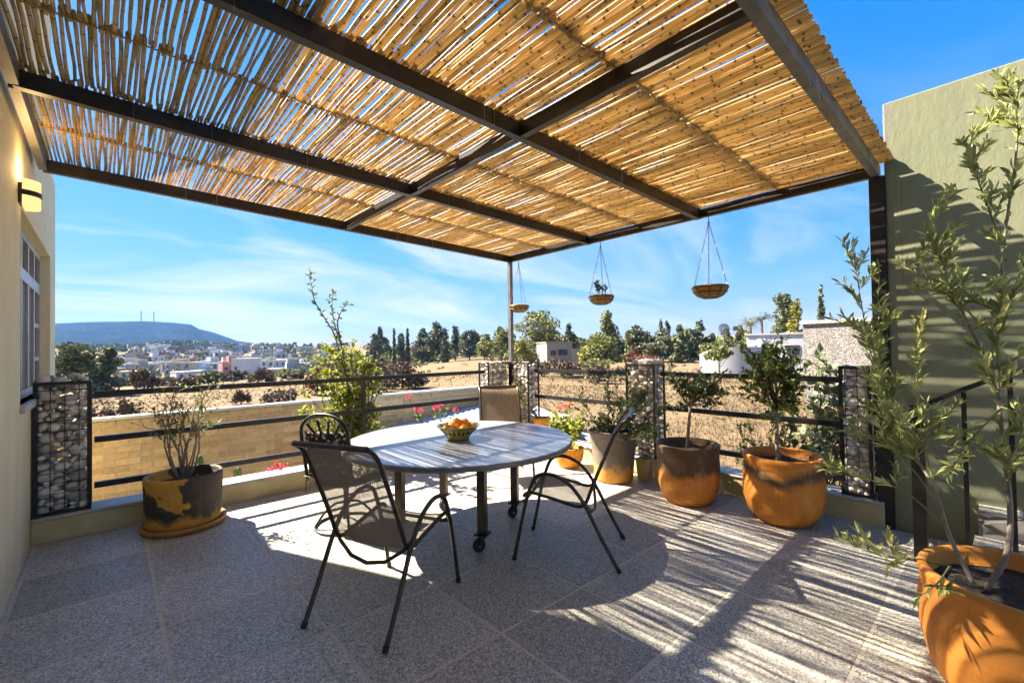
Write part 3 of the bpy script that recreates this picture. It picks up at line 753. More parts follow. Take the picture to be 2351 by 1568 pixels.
# pale blue lean-to roof between railing and brick wall
t = thing('lean_to_roof', 'pale blue sheet roof sloping down behind the far chair', 'roof', (5.5,7,-.3))
a = on_y(1112,929,8.3); b = on_y(954,967,8.3); sl_ = (a.z-b.z)/(a.x-b.x)
m_ = MB(); n = 46
for i in range(n+1):
    x = 3.0 + (6.66-3.0)*i/n
    for y, dz in ((8.40,0),(5.75,-.02)): m_.av((x, y, a.z+(x-a.x)*sl_ + .012*math.cos(i*math.pi/1.0) + dz))
for i in range(n): m_.face(2*i, 2*i+1, 2*i+3, 2*i+2)
o = put('roof_sheet', m_, MAT['blue_roof'], t); sd = o.modifiers.new('thick','SOLIDIFY'); sd.thickness = .01
for x in (3.3, 6.4):
    for y in (5.95, 8.2): put('post', MB().box((x-.04,y-.04,-2.5), (x+.04,y+.04,a.z+(x-a.x)*sl_-.05)), MAT['steel'], t)
# ------------------------------------------------------------------ table
TC = Vector((2.23,3.16,0)); TR, TZ = .95, .75
t = thing('round_table', 'large round grey topped table on four dark square legs with casters', 'table', TC, R(28))
smooth_prof = [(0,TZ-.042),(TR-.03,TZ-.042),(TR-.004,TZ-.038),(TR,TZ-.032),(TR,TZ-.008),(TR-.004,TZ-.002),(TR-.010,TZ)]
put('edge_band', MB().lathe(smooth_prof, 96), MAT['edge'], t, local=True)
put('table_top', MB().lathe([(0,TZ-.012),(TR-.0105,TZ-.012),(TR-.0105,TZ+.0005),(0,TZ+.0015)], 96), MAT['table'], t, local=True)
ap = MB(); q = .36
for a, b in (((-q,-q),(q,-q)),((q,-q),(q,q)),((q,q),(-q,q)),((-q,q),(-q,-q))): ap.bar((a[0],a[1],TZ-.077), (b[0],b[1],TZ-.077), .03, .065)
put('apron', ap, MAT['steel_brown'], t, local=True)
OFF = Vector((-.13,-.12))
for sx, sy in ((-1,-1),(1,-1),(1,1),(-1,1)):
    x, y = sx*q, sy*q
    leg = put('leg', MB().box((x-.032,y-.032,.135), (x+.032,y+.032,TZ-.043)), MAT['steel_brown'], t, local=True)
    bevel(leg, .005)
    cs = put('caster', MB().box((x-.05,y-.05,.122), (x+.05,y+.05,.134)), MAT['steel'], t, local=True)
    a = rnd.uniform(-.6,.6) - R(28); d = Vector((math.cos(a), math.sin(a), 0)); sd = Vector((-d.y, d.x, 0)); c = Vector((x,y,.05)) - d*.03
    fk = MB()
    for k in (-1, 1): fk.bar(c + sd*k*.022 + Vector((0,0,0)), Vector((x,y,.121)) + sd*k*.022, .03, .006, up=sd)
    fk.box((x-.03,y-.03,.112), (x+.03,y+.03,.122)); put('fork', fk, MAT['steel'], cs, local=True)
    wh = MB(); n = 20; wprof = [(.012,-.017),(.044,-.017),(.05,-.010),(.05,.010),(.044,.017),(.012,.017)]
    rings = []
    for r_, o_ in wprof: rings.append([wh.av(c + sd*o_ + (d*math.cos(2*math.pi*k/n)+Vector((0,0,1))*math.sin(2*math.pi*k/n))*r_) for k in range(n)])
    rings.append(rings[0])
    for A, B in zip(rings, rings[1:]):
        for k in range(n): wh.face(A[k], A[(k+1)%n], B[(k+1)%n], B[k])
    put('wheel', wh, MAT['rubber'], cs, local=True)
    hb = MB().tube([c - sd*.019, c + sd*.019], .014, 12); put('hub', hb, MAT['chain'], cs, local=True)

# bowl of oranges
BC = Vector((2.20,3.14,TZ+.002))
t = thing('fruit_bowl', 'painted green and ochre ceramic bowl of oranges on the table', 'bowl', BC)
pr = [(.085,0),(.092,.004),(.096,.02),(.125,.055),(.16,.092),(.178,.108),(.183,.113),(.180,.118),(.172,.116),(.15,.098),(.11,.06),(.08,.035),(0,.03)]
smooth(put('bowl_body', MB().lathe(pr, 48), MAT['bowl'], t, local=True))
def orange_mesh():
    m_ = MB(); n = 16; oprof = [(.041*math.sin(math.pi*k/10)*(1.02), -.039*math.cos(math.pi*k/10)) for k in range(11)]
    oprof[0] = (.0001, -.038); oprof[-1] = (.0001, .036)
    m_.lathe(oprof, n); return m_.mesh('orange', True)
om = orange_mesh()
spots = [(-.085,-.05,.092,'front left of the bowl'),(-.02,-.085,.092,'lowest at the front of the bowl'),(.06,-.07,.092,'front right of the bowl'),(-.06,.05,.095,'back left of the bowl'),(.05,.05,.096,'back right of the bowl'),(.118,-.005,.100,'right rim of the bowl'),(-.012,-.012,.140,'top centre of the pile'),(.052,-.014,.138,'upper right of the pile')]
crx, cry = CR.x, CR.y; nrm = math.hypot(crx, cry); rv = Vector((crx/nrm, cry/nrm, 0)); fv = Vector((-rv.y, rv.x, 0))
for a, b, z, s_ in spots:
    p = BC + rv*a + fv*b + Vector((0,0,z))
    tag(put('orange', om, MAT['orange'], None, p, (rnd.uniform(-1,1), rnd.uniform(-1,1), rnd.uniform(0,6))), 'ripe orange lying at the '+s_, 'orange', 'oranges in the bowl')

# ------------------------------------------------------------------ sling chairs (u forward from the rear feet, v sideways, w up)
ARCH = [(0,0),(.11,.20),(.21,.40),(.27,.495),(.34,.57),(.43,.615),(.50,.622),(.56,.60),(.60,.54),(.655,.37),(.735,0)]
RAIL = [(.665,.445),(.645,.468),(.60,.475),(.50,.455),(.40,.432),(.30,.408),(.245,.412),(.215,.445),(.19,.51),(.13,.66),(.06,.82),(.01,.93),(-.03,.985),(-.08,1.02)]
def cr_spline(P, k=4):
    out = []
    for i in range(len(P)-1):
        p0, p1, p2, p3 = P[max(i-1,0)], P[i], P[i+1], P[min(i+2,len(P)-1)]
        for j in range(k):
            t_ = j/k
            out.append(tuple(.5*((2*p1[d])+(-p0[d]+p2[d])*t_+(2*p0[d]-5*p1[d]+4*p2[d]-p3[d])*t_*t_+(-p0[d]+3*p1[d]-3*p2[d]+p3[d])*t_**3) for d in range(len(p1))))
    return out + [tuple(P[-1])]
A_, R_ = cr_spline(ARCH), cr_spline(RAIL)
def sling_chair(label, loc, ang, fabric='sling'):
    t = thing('patio_chair', label, 'chair', loc, ang, 'sling chairs round the table')
    for v in (-.275, .275):
        smooth(put('arm_leg', MB().tube([(u,v,w_) for u, w_ in A_], .0135, 8), MAT['steel_brown'], t, local=True))
        put('foot_cap', MB().tube([(.735,v,0),(.731,v,.03)], .016, 8), MAT['rubber'], t, local=True)
        put('foot_cap', MB().tube([(0,v,0),(.015,v,.03)], .016, 8), MAT['rubber'], t, local=True)
        s_ = .245 if v > 0 else -.245
        smooth(put('side_rail', MB().tube([(u,s_,w_) for u, w_ in R_], .0125, 8), MAT['steel_brown'], t, local=True))
    m_ = MB().tube([(-.08,-.245,1.02),(-.08,.245,1.02)], .016, 8); put('top_bar', m_, MAT['steel_brown'], t, local=True)
    m_ = MB().tube([(.66,-.275,.42),(.655,-.2,.415),(.655,.2,.415),(.66,.275,.42)], .011, 8); put('front_bar', m_, MAT['steel_brown'], t, local=True)
    m_ = MB().tube([(.24,-.27,.455),(.22,-.22,.40),(.20,-.12,.335),(.19,0,.315),(.20,.12,.335),(.22,.22,.40),(.24,.27,.455)], .011, 8); smooth(put('rear_brace', m_, MAT['steel_brown'], t, local=True))
    m_ = MB(); n = 8; pts = R_[1:]
    for (u, w_) in pts:
        for k in range(n+1):
            f = k/n; sag = .022*math.sin(math.pi*f)
            m_.av((u + (sag if w_ > .5 else 0)*-.6, -.243+.486*f, w_ - (sag if w_ <= .5 else 0)))
    for i in range(len(pts)-1):
        for k in range(n): a = i*(n+1)+k; m_.face(a, a+1, a+n+2, a+n+1)
    o = smooth(put('sling', m_, MAT[fabric], t, local=True))
    return t
def place(rear, front):  # midpoints of rear and front feet
    d = Vector(front)-Vector(rear); return (rear[0],rear[1],0), math.atan2(d.y, d.x)
l, a = place((.9075,2.367),(1.589,2.6875)); sling_chair('brown sling chair nearest the camera with its back to us', l, a)
l, a = place((2.771,1.92),(2.393,2.546)); sling_chair('brown sling chair seen side on at the right of the table', l, a)
fa = math.atan2(-.85,-.53); fc = Vector((3.30,3.73)); rc = fc - Vector((math.cos(fa), math.sin(fa)))*.735
sling_chair('tan sling chair on the far side of the table, back to the corner post', (rc.x,rc.y,0), fa, 'sling_tan') if False else None
MAT['sling_tan'] = simple('tan_sling', (.31,.225,.13), (.22,.16,.095), 40, .7, 0, .2, 120, transl=.35)
sling_chair('tan sling chair on the far side of the table, back to the corner post', (rc.x,rc.y,0), fa, 'sling_tan')

# wrought iron swivel chair with a floral cushion
t = thing('iron_chair', 'wrought iron swivel chair with a fan back and floral cushion', 'chair', (1.54,3.90,0), R(28))
bars = []
smooth(put('back_frame', MB().tube(cr_spline([(-.20,-.23,.42),(-.225,-.235,.62),(-.255,-.24,.84),(-.262,-.19,.93),(-.27,-.08,.985),(-.27,.08,.985),(-.262,.19,.93),(-.255,.24,.84),(-.225,.235,.62),(-.20,.23,.42)]), .0145, 8), MAT['steel'], t, local=True))
for v in (-.16,-.055,.055,.16):
    smooth(put('back_slat', MB().tube([(-.235,v*.25,.72),(-.25,v*.7,.84),(-.266,v*1.05,.955-abs(v)*.28)], .011, 6), MAT['steel'], t, local=True))
for s_ in (-1, 1):
    smooth(put('arm_rest', MB().tube(cr_spline([(-.235,.24*s_,.64),(-.12,.275*s_,.665),(.08,.29*s_,.66),(.18,.285*s_,.63),(.20,.28*s_,.57),(.14,.275*s_,.50),(.10,.25*s_,.43)]), .012, 8), MAT['steel'], t, local=True))
put('seat_frame', MB().lathe([(0,.385),(.24,.385),(.255,.395),(.255,.41),(.24,.42),(0,.42)], 24), MAT['steel'], t, local=True)
cs = MB(); n = 10
def pillow(m_, fn, nu, nv):
    for sg in (1, -1):
        g = [[m_.av(fn(i/nu*2-1, j/nv*2-1, sg)) for j in range(nv+1)] for i in range(nu+1)]
        for i in range(nu):
            for j in range(nv):
                q = (g[i][j], g[i+1][j], g[i+1][j+1], g[i][j+1]); m_.f.append(q if sg > 0 else q[::-1])
def puff(a, b): return max(0, (1-abs(a)**4)*(1-abs(b)**4))**.5
pillow(cs, lambda a, b, s_: (.02+.25*a, .245*b, .462+.045*s_*puff(a,b)), 12, 12)
smooth(put('seat_cushion', cs, MAT['cushion'], t, local=True))
cb = MB(); pillow(cb, lambda a, b, s_: (-.185-.055*(a*.5+.5)+.035*s_*puff(a,b), .225*b, .66+.185*a), 12, 12)
smooth(put('back_cushion', cb, MAT['cushion'], t, local=True))
for s_ in (-1, 1):
    m_ = MB()
    for k in range(16):
        u = -.2 + .42*k/15; m_.tube([(u,.245*s_,.45),(u+rnd.uniform(-.01,.01),.262*s_,.36),(u+rnd.uniform(-.015,.015),.258*s_,.29)], [.004,.003,.0015], 4)
    o = put('cushion_fringe', m_, MAT['cushion'], t, local=True)
put('pedestal', MB().lathe([(.03,.06),(.022,.10),(.022,.30),(.05,.36),(.09,.384)], 14), MAT['steel'], t, local=True)
for k in range(4):
    a = math.pi/4 + k*math.pi/2; c, s_ = math.cos(a), math.sin(a)
    smooth(put('leg', MB().tube(cr_spline([(.02*c,.02*s_,.20),(.10*c,.10*s_,.19),(.19*c,.19*s_,.11),(.25*c,.25*s_,.014)]), .011, 6), MAT['steel'], t, local=True))
smooth(put('base_ring', MB().tube([(.25*math.cos(2*math.pi*k/32), .25*math.sin(2*math.pi*k/32), .0125) for k in range(33)], .0115, 8), MAT['steel'], t, local=True))

# ------------------------------------------------------------------ pots
def pot(name, label, c, prof, m, soil_z, soil_r, saucer=None, wob=.006, base=0, sx=1, sy=1, rz=0):
    t = thing(name, label, 'pot', (c[0],c[1],base), rz)
    smooth(put('pot_body', MB().lathe(prof, 48, wob=wob, sx=sx, sy=sy), m, t, local=True))
    sm = MB(); rings = 7; n = 28; prev = None; c0 = sm.av((0,0,soil_z+.015))
    for i in range(1, rings+1):
        rg = [sm.av((soil_r*i/rings*math.cos(2*math.pi*k/n)*sx, soil_r*i/rings*math.sin(2*math.pi*k/n)*sy, soil_z+.018*mn.noise(Vector((i*.9,k*.7,c[0]*5)))+.012*(1-i/rings))) for k in range(n)]
        for k in range(n):
            if prev: sm.face(prev[k], rg[k], rg[(k+1)%n], prev[(k+1)%n])
            else: sm.face(c0, rg[k], rg[(k+1)%n])
        prev = rg
    put('soil', sm, MAT['soil'], t, local=True)
    if saucer: smooth(put('saucer', MB().lathe(saucer, 48, sx=sx, sy=sy), MAT['pot_clay'], t, local=True))
    return t
MAT['pot_clay'] = simple('saucer_clay', (.46,.22,.05), (.34,.15,.035), 8, .7, 0, .2, 60)
P1 = Vector((.50,4.90)); 
pot('clay_pot', 'drum shaped clay pot with flaking black glaze standing on a saucer', P1,
    [(.262,.035),(.272,.06),(.282,.25),(.287,.43),(.286,.455),(.278,.462),(.262,.46),(.256,.44),(.25,.36)], MAT['pot_glaze'], .375, .252,
    rz=R(10), saucer=[(.26,0),(.295,.004),(.312,.03),(.316,.052),(.308,.058),(.298,.054),(.284,.034),(.0,.03)])
P2 = Vector((4.36,3.79))
pot('clay_pot', 'small round orange pot under the bright green geranium', P2,
    [(.10,0),(.125,.01),(.168,.09),(.188,.17),(.186,.225),(.19,.245),(.182,.25),(.172,.235),(.165,.19)], MAT['terracotta'], .19, .166)
P3 = Vector((4.30,3.07))
pot('clay_pot', 'tall tapering grey glazed pot worn to orange near its foot', P3,
    [(.195,0),(.21,.008),(.217,.03),(.225,.15),(.245,.34),(.272,.52),(.288,.545),(.29,.565),(.278,.572),(.262,.56),(.255,.50)], MAT['pot_grey'], .50, .256)
P4 = Vector((4.22,2.14))
pot('clay_pot', 'barrel shaped orange pot with a wide dark smoked upper half', P4,
    [(.19,0),(.215,.008),(.255,.07),(.282,.18),(.29,.33),(.284,.46),(.286,.505),(.296,.525),(.297,.55),(.285,.562),(.262,.558),(.25,.53),(.248,.46)], MAT['pot_band'], .475, .25)
P5 = Vector((4.32,1.34))
pot('clay_pot', 'rounded orange pot with a thin dark band and chipped rim', P5,
    [(.18,0),(.21,.01),(.275,.085),(.31,.20),(.315,.33),(.303,.45),(.298,.50),(.308,.525),(.309,.555),(.297,.568),(.272,.562),(.262,.535),(.26,.47)], MAT['pot_band2'], .48, .262, wob=.01)
P6 = Vector((2.80,-.03))
pot('clay_pot', 'big orange clay pot in the right foreground', P6,
    [(.23,0),(.26,.01),(.315,.10),(.345,.24),(.35,.36),(.338,.46),(.345,.485),(.35,.505),(.342,.52),(.318,.52),(.306,.50),(.305,.43)], MAT['pot_big'], .44, .308, wob=.008)
P7 = Vector((4.80,4.70))
pot('clay_pot', 'little terracotta pot on the parapet behind the far chair', P7,
    [(.075,0),(.09,.005),(.11,.12),(.125,.24),(.132,.25),(.132,.28),(.12,.285),(.11,.26)], MAT['terracotta'], .24, .112, base=KZ+.001)
t = thing('square_pot', 'small plain grey green square pot between two larger pots', 'pot', (4.565,2.83,0), R(8))
m_ = MB(); pr = [(.062,0),(.075,.21),(.08,.215),(.08,.235),(.068,.235),(.064,.18)]
for q_, z in pr:
    for sx, sy in ((-1,-1),(1,-1),(1,1),(-1,1)): m_.av((sx*q_, sy*q_, z))
for k in range(len(pr)-1):
    for i in range(4): m_.face(4*k+i, 4*k+(i+1)%4, 4*k+4+(i+1)%4, 4*k+4+i)
m_.face(3,2,1,0); put('pot_body', m_, MAT['kerb'], t, local=True)
put('soil', MB().box((-.066,-.066,.17), (.066,.066,.195)), MAT['soil'], t, local=True)

# ------------------------------------------------------------------ hanging baskets
def basket(label, y, zr, r, hooky=None, plant=False):
    c = Vector((4.775, y, zr)); H = PZ(4.77)
    t = thing('hanging_basket', label, 'hanging basket', c, 0, 'hanging baskets under the pergola edge')
    smooth(put('coir_liner', MB().lathe([(.001,-r*.62),(r*.40,-r*.60),(r*.72,-r*.46),(r*.92,-r*.2),(r*.985,.012),(r*.93,.018),(r*.85,-.02),(0,-.035)], 28, wob=.012), MAT['coir'], t, local=True))
    m_ = MB()
    for z, rr in ((0,r*1.005),(-r*.3,r*.895)): m_.tube([(rr*math.cos(2*math.pi*k/28), rr*math.sin(2*math.pi*k/28), z) for k in range(29)], .0038, 5)
    for k in range(9):
        a = 2*math.pi*k/9; m_.tube([(r*f*math.cos(a), r*f*math.sin(a), z*r) for f, z in ((1.0,0),(.94,-.2),(.75,-.46),(.42,-.61),(.05,-.64))], .0033, 5)
    put('wire_frame', m_, MAT['steel'], t, local=True)
    top = H - .06 - zr
    for k in range(3):
        a = 2*math.pi*k/3 + .5; put('chain', chain_mb((r*math.cos(a), r*math.sin(a), 0), (0,0,top)), MAT['chain'], t, local=True)
    put('hook', MB().tube([(0,0,H-zr+.03),(0,0,top+.03),(.012,0,top+.008),(0,0,top-.008),(-.012,0,top+.004)], .004, 6), MAT['steel'], t, local=True)
    return t
def chain_mb(a, b):
    m_ = MB(); a, b = Vector(a), Vector(b); d = b-a; L = d.length; d.normalize(); n = int(L/.03); s1 = d.cross(Vector((0,0,1)) if abs(d.z) < .95 else Vector((1,0,0))).normalized(); s2 = d.cross(s1)
    for i in range(n):
        c = a + d*(i+.5)*L/n; s_ = s1 if i % 2 else s2
        m_.tube([c + d*(.019*math.cos(q)) + s_*(.008*math.sin(q)) for q in [2*math.pi*k/6 for k in range(7)]], .0022, 3, False)
    return m_
basket('empty coir hanging basket nearest the corner post', 5.12, 2.17, .155)
basket('coir hanging basket with a small dark plant growing in it', 3.55, 2.165, .165)
basket('large empty coir hanging basket nearest the green wall', 2.13, 2.125, .185)

# ------------------------------------------------------------------ plants
UP = Vector((0,0,1))
def rdir(rg, zlo=-.3, zhi=1):
    a = rg.uniform(0, 6.283); z = rg.uniform(zlo, zhi); r_ = math.sqrt(max(.02, 1-z*z)); return Vector((r_*math.cos(a), r_*math.sin(a), z))
def path(p, q, rg, wob, n=6):
    p, q = Vector(p), Vector(q); L = (q-p).length; pts = []
    o1, o2 = rdir(rg,-1,1)*wob*L, rdir(rg,-1,1)*wob*L
    for i in range(n+1):
        f = i/n; pts.append(p.lerp(q, f) + o1*math.sin(math.pi*f) + o2*math.sin(2*math.pi*f)*.5)
    return pts
def leaves_along(mb_, pts, rg, n, L, W, f0=.2, spread=1.0, curl=.15, updir=.35):
    for k in range(n):
        f = f0 + (1-f0)*rg.random(); i = min(len(pts)-2, int(f*(len(pts)-1))); g = f*(len(pts)-1)-i
        p = pts[i].lerp(pts[i+1], g); ax = (pts[i+1]-pts[i]).normalized()
        d = (ax*rg.uniform(.2,.9) + rdir(rg,-.6,.9)*spread + UP*updir*.3).normalized()
        mb_.cur = rg.random(); mb_.leaf(p, d, UP if rg.random() < .7 else rdir(rg,-1,1), L*rg.uniform(.65,1.15), W*rg.uniform(.75,1.1), curl*rg.uniform(0,2))
def bush(name, label, base, stems, seed, lm, nleaf, L, W, sub=4, subl=.25, r0=.009, bark='bark', group=None, cat='plant', f0=.25, wob=.1, curl=.15, spread=1.0, stuff=True):
    """stems: list of (tip position, leaf weight); each stem carries side twigs with leaves"""
    rg = random.Random(seed); t = thing(name, label, cat, base, 0, group); wood, lv = MB(), MB(); base = Vector(base)
    tot = sum(s_[1] for s_ in stems)
    for tip, wt in stems:
        pts = path(base + Vector((rg.uniform(-.02,.02), rg.uniform(-.02,.02), -.02)), tip, rg, wob)
        wood.tube(pts, [r0*(1-.75*i/(len(pts)-1)) for i in range(len(pts))], 6)
        nl = int(nleaf*wt/tot); ns = sub
        leaves_along(lv, pts, rg, nl//(ns+1), L, W, f0, spread, curl)
        for k in range(ns):
            f = rg.uniform(f0, .98); i = min(len(pts)-2, int(f*(len(pts)-1))); p = pts[i].lerp(pts[i+1], f*(len(pts)-1)-i)
            e = p + (rdir(rg,-.25,.9) + (Vector(tip)-base).normalized()*.5).normalized()*subl*rg.uniform(.5,1.2)
            tp = path(p, e, rg, .1, 4); wood.tube(tp, [r0*.4*(1-.6*i/4) for i in range(5)], 4)
            leaves_along(lv, tp, rg, nl//(ns+1), L, W, .15, spread, curl)
    smooth(put('stem', wood, MAT[bark], t)); o = put('leaves', lv, MAT[lm], t)
    if stuff: o['kind'] = 'stuff'
    return t
rg = random.Random(3)
# sparse shrub in the saucer pot
st = []
for k in range(13):
    px = rg.uniform(350, 515); py = rg.uniform(865, 960); p = on_y(px, py, P1.y + rg.uniform(-.18,.18)); st.append((p, 1))
bush('potted_shrub', 'sparse nearly bare shrub growing in the black glazed pot', (P1.x,P1.y,.385), st, 5, 'leaf_mid', 470, .040, .019, sub=6, subl=.22, r0=.009, bark='bark_pale', f0=.45)
# glossy bush in the grey pot
st = []
for k in range(16):
    px = rg.uniform(1325, 1545); py = rg.uniform(880, 985); st.append((on_x(px, py, P3.x + rg.uniform(-.3,.2)), 1))
st.append((on_x(1412, 868, P3.x), 1)); st.append((on_x(1530, 1000, P3.x), 1)); st.append((on_x(1330, 915, P3.x), 1))
bush('potted_bush', 'glossy dark leaved bush spreading from the grey pot', (P3.x,P3.y,.51), st, 6, 'leaf_dark', 1500, .062, .030, sub=6, subl=.16, r0=.010, f0=.3)
# tree in the barrel pot
def potted_tree(name, label, base, top, tips, seed, lm, nleaf, L, W, **kw):
    rg2 = random.Random(seed); t = bush(name, label, top, tips, seed, lm, nleaf, L, W, cat='tree', **kw)
    m_ = MB(); pts = path(base, top, rg2, .02, 6); m_.tube([p + Vector((0,0,0)) for p in pts], [.021,.018,.0165,.0155,.0145,.0135,.013], 8)
    smooth(put('trunk', m_, MAT['bark_pale'], t)); return t
tp4 = on_x(1585, 925, P4.x); st = []
for k in range(18):
    px = rg.uniform(1532, 1660); py = rg.uniform(842, 930); st.append((on_x(px, py, P4.x + rg.uniform(-.18,.22)), 1))
for q in ((1690,885),(1720,905),(1650,895),(1545,940),(1640,935)): st.append((on_x(q[0], q[1], P4.x), 1))
potted_tree('potted_tree', 'small dark leaved tree on a bare stem in the barrel shaped pot', (P4.x,P4.y,.48), tp4, st, 8, 'leaf_dark', 1050, .060, .026, sub=4, subl=.10, r0=.007, f0=.35)
tp5 = on_x(1783, 930, P5.x); st = []
for k in range(30):
    f = rg.random(); py = 775 + 175*f; hw = 30 + 75*math.sin(math.pi*min(1, f*1.05)); px = 1785 + rg.uniform(-hw, hw*.85); st.append((on_x(px, py, P5.x + rg.uniform(-.2,.25)), 1))
for q in ((1800,748),(1730,860),(1770,770),(1840,800),(1712,880),(1760,960)): st.append((on_x(q[0], q[1], P5.x), 1))
potted_tree('potted_tree', 'leafy green young tree rising from the rounded pot', (P5.x-.03,P5.y+.02,.485), tp5, st, 9, 'leaf_mid', 2900, .050, .026, sub=5, subl=.13, r0=.008, f0=.3)
# bright geranium in the small pot
st = [(on_x(rg.uniform(1262,1350), rg.uniform(945,990), P2.x + rg.uniform(-.12,.12)), 1) for k in range(22)]
gt = bush('geranium', 'bright yellow green geranium with a few pink flowers in the small orange pot', (P2.x,P2.y,.2), st, 10, 'leaf_bright', 900, .050, .046, sub=4, subl=.09, r0=.006, f0=.45, curl=.05)
def flower(t, c, r_, rg2, m='petal', n=16):
    m_ = MB()
    for k in range(n):
        d = rdir(rg2,-.2,1); m_.cur = rg2.random(); m_.leaf(Vector(c)+d*r_*.25, d, rdir(rg2,-1,1), r_, r_*.8, .1)
    put('flower', m_, MAT[m], t)
for q in ((1285,938),(1310,930),(1296,934)): flower(gt, on_x(q[0], q[1], P2.x), .035, rg, 'petal_orange')
# geraniums behind the table, beyond the railing
def fl_stem(t, a, b, mm='leaf_mid'): put('flower_stem', MB().tube(path(a, b, rg, .05, 4), .005, 5), MAT[mm], t)
gx = 5.62; g0 = on_y(985, 990, gx); g0.z = .22
gt = thing('geranium', 'pink flowering geranium with long stems behind the table', 'plant', (g0.x,gx,.0))
lv = MB()
for px, py in ((940,913),(955,940),(965,946),(1000,938),(1010,933),(1032,925),(1045,942)):
    p = on_y(px, py, gx + rg.uniform(-.1,.1)); fl_stem(gt, (g0.x+rg.uniform(-.1,.25),gx,.02), p); flower(gt, p, .042, rg, 'petal', 22)
    leaves_along(lv, path((g0.x,gx,.05), p-Vector((0,0,.04)), rg, .05), rg, 26, .05, .045, .4)
o = put('leaves', lv, MAT['leaf_mid'], gt); o['kind'] = 'stuff'
bp = on_y(645, 1070, 5.62); bt_ = thing('bougainvillea', 'low pink bougainvillea just outside the parapet', 'plant', (bp.x,5.62,.0))
lv, fl = MB(), MB(); wd = MB()
for k in range(9):
    p = on_y(rg.uniform(612,678), rg.uniform(1058,1082), 5.62 + rg.uniform(-.1,.1)); pts = path((bp.x,5.62,.0), p, rg, .1); wd.tube(pts, .004, 4)
    leaves_along(fl, pts, rg, 26, .035, .03, .6); leaves_along(lv, pts, rg, 6, .04, .025, .1)
put('stem', wd, MAT['bark'], bt_); put('flower_bracts', fl, MAT['petal'], bt_)['kind'] = 'stuff'; put('leaves', lv, MAT['leaf_mid'], bt_)['kind'] = 'stuff'
# planter bed that carries the plants outside the parapet
pb = thing('planter_bed', 'soil filled planter bed along the outside of the parapet', 'planter', (2.1,5.8,-2.4))
put('bed_wall', MB().box((.0,5.60,-2.5), (2.9,6.35,-.02)), MAT['concrete'], pb); put('soil', MB().box((.02,5.61,-.0195), (2.88,6.33,.01)), MAT['soil'], pb)
# climbing shrub
cx0 = on_y(815, 960, 5.80)
st = []
for k in range(46):
    f = rg.random(); py = 775 + 200*f; px = 800 + rg.uniform(-72, 78)*(.45+.75*f); st.append((on_y(px, py, 5.80 + rg.uniform(-.22,.22)), 1))
for q in ((860,835),(880,850),(850,800),(720,870),(690,935),(735,820),(680,950),(700,900)): st.append((on_y(q[0], q[1], 5.78), 1.2))
bush('climbing_shrub', 'tall bright green shrub growing beyond the railing, left of centre', (cx0.x,5.80,.0), st, 12, 'leaf_bright', 3300, .072, .050, sub=5, subl=.17, r0=.012, f0=.3)
ct = thing('tall_shoot', 'dark upright leafy shoots rising above the climbing shrub', 'plant', (cx0.x,5.74,.0))
leaf_me = {}
def leaf_mesh(key, L, W, seed):
    m_ = MB(); m_.cur = random.Random(seed).random(); m_.leaf((0,0,0), (1,0,0), UP, L, W, .15); return m_.mesh('leaf')
def leaf_obj(t, me, m, p, d, rg2, sc=1):
    d = Vector(d).normalized(); q = d.to_track_quat('X', 'Z').to_euler(); e = Euler((q.x, q.y, q.z)); 
    M = Matrix.Rotation(rg2.uniform(-.9,.9), 4, d) @ e.to_matrix().to_4x4()
    put('leaf', me, m, t, p, M.to_euler(), (sc,sc,sc))
LS = [leaf_mesh('s', .085, .05, i) for i in range(6)]
def shoot(pixels, Y, n):
    pts = cr_spline([tuple(on_y(px, py, Y)) for px, py in pixels], 4); pts = [Vector(p) for p in pts]
    smooth(put('stem', MB().tube(pts, [.011*(1-.7*i/(len(pts)-1)) for i in range(len(pts))], 6), MAT['bark'], ct))
    for k in range(n):
        f = .18 + .82*(k+rg.random()*.6)/n; i = min(len(pts)-2, int(f*(len(pts)-1))); p = pts[i].lerp(pts[i+1], f*(len(pts)-1)-i)
        d = (rdir(rg,-.3,.7) + UP*.25).normalized(); leaf_obj(ct, rg.choice(LS), MAT['leaf_dark'], p, d, rg, rg.uniform(.6,1.15))
shoot([(812,930),(790,850),(768,770),(745,730),(722,690),(715,650),(712,622)], 5.74, 46)
shoot([(800,900),(785,800),(768,745),(762,700),(765,668)], 5.72, 44)
shoot([(785,800),(775,740),(790,705),(800,700)], 5.70, 12)
# small cacti
def cactus(label, px, py, y, r_, h_):
    p = on_y(px, py, y); t = thing('cactus', label, 'cactus', (p.x,y,.0)); m_ = MB(); n = 24
    rings = []
    for f in [0,.2,.5,.8,.93,.99]:
        rr = r_*(1 if f < .8 else math.sqrt(max(.01, 1-((f-.8)/.2)**2))); rings.append([m_.av((p.x+rr*(1+.14*math.cos(k*math.pi))*math.cos(2*math.pi*k/n), y+rr*(1+.14*math.cos(k*math.pi))*math.sin(2*math.pi*k/n), p.z*f)) for k in range(n)])
    for a, b in zip(rings, rings[1:]):
        for k in range(n): m_.face(a[k], a[(k+1)%n], b[(k+1)%n], b[k])
    m_.f.append(tuple(rings[-1])); put('stem', m_, MAT['cactus'], t)
    sp = MB()
    for k in range(0, n, 2):
        for j in range(7):
            a = 2*math.pi*k/n; z = p.z*(.15+.11*j); b = Vector((p.x+r_*1.14*math.cos(a), y+r_*1.14*math.sin(a), z)); sp.tube([b, b+Vector((math.cos(a)*.02, math.sin(a)*.02, .008))], .0012, 3)
    o = put('spines', sp, MAT['straw'], t); o['kind'] = 'stuff'
cactus('small ribbed cactus outside the parapet, right of the glazed pot', 546, 1072, 5.72, .035, .3)
cactus('taller ribbed cactus behind the bare shrub in the glazed pot', 458, 1045, 5.72, .035, .4)
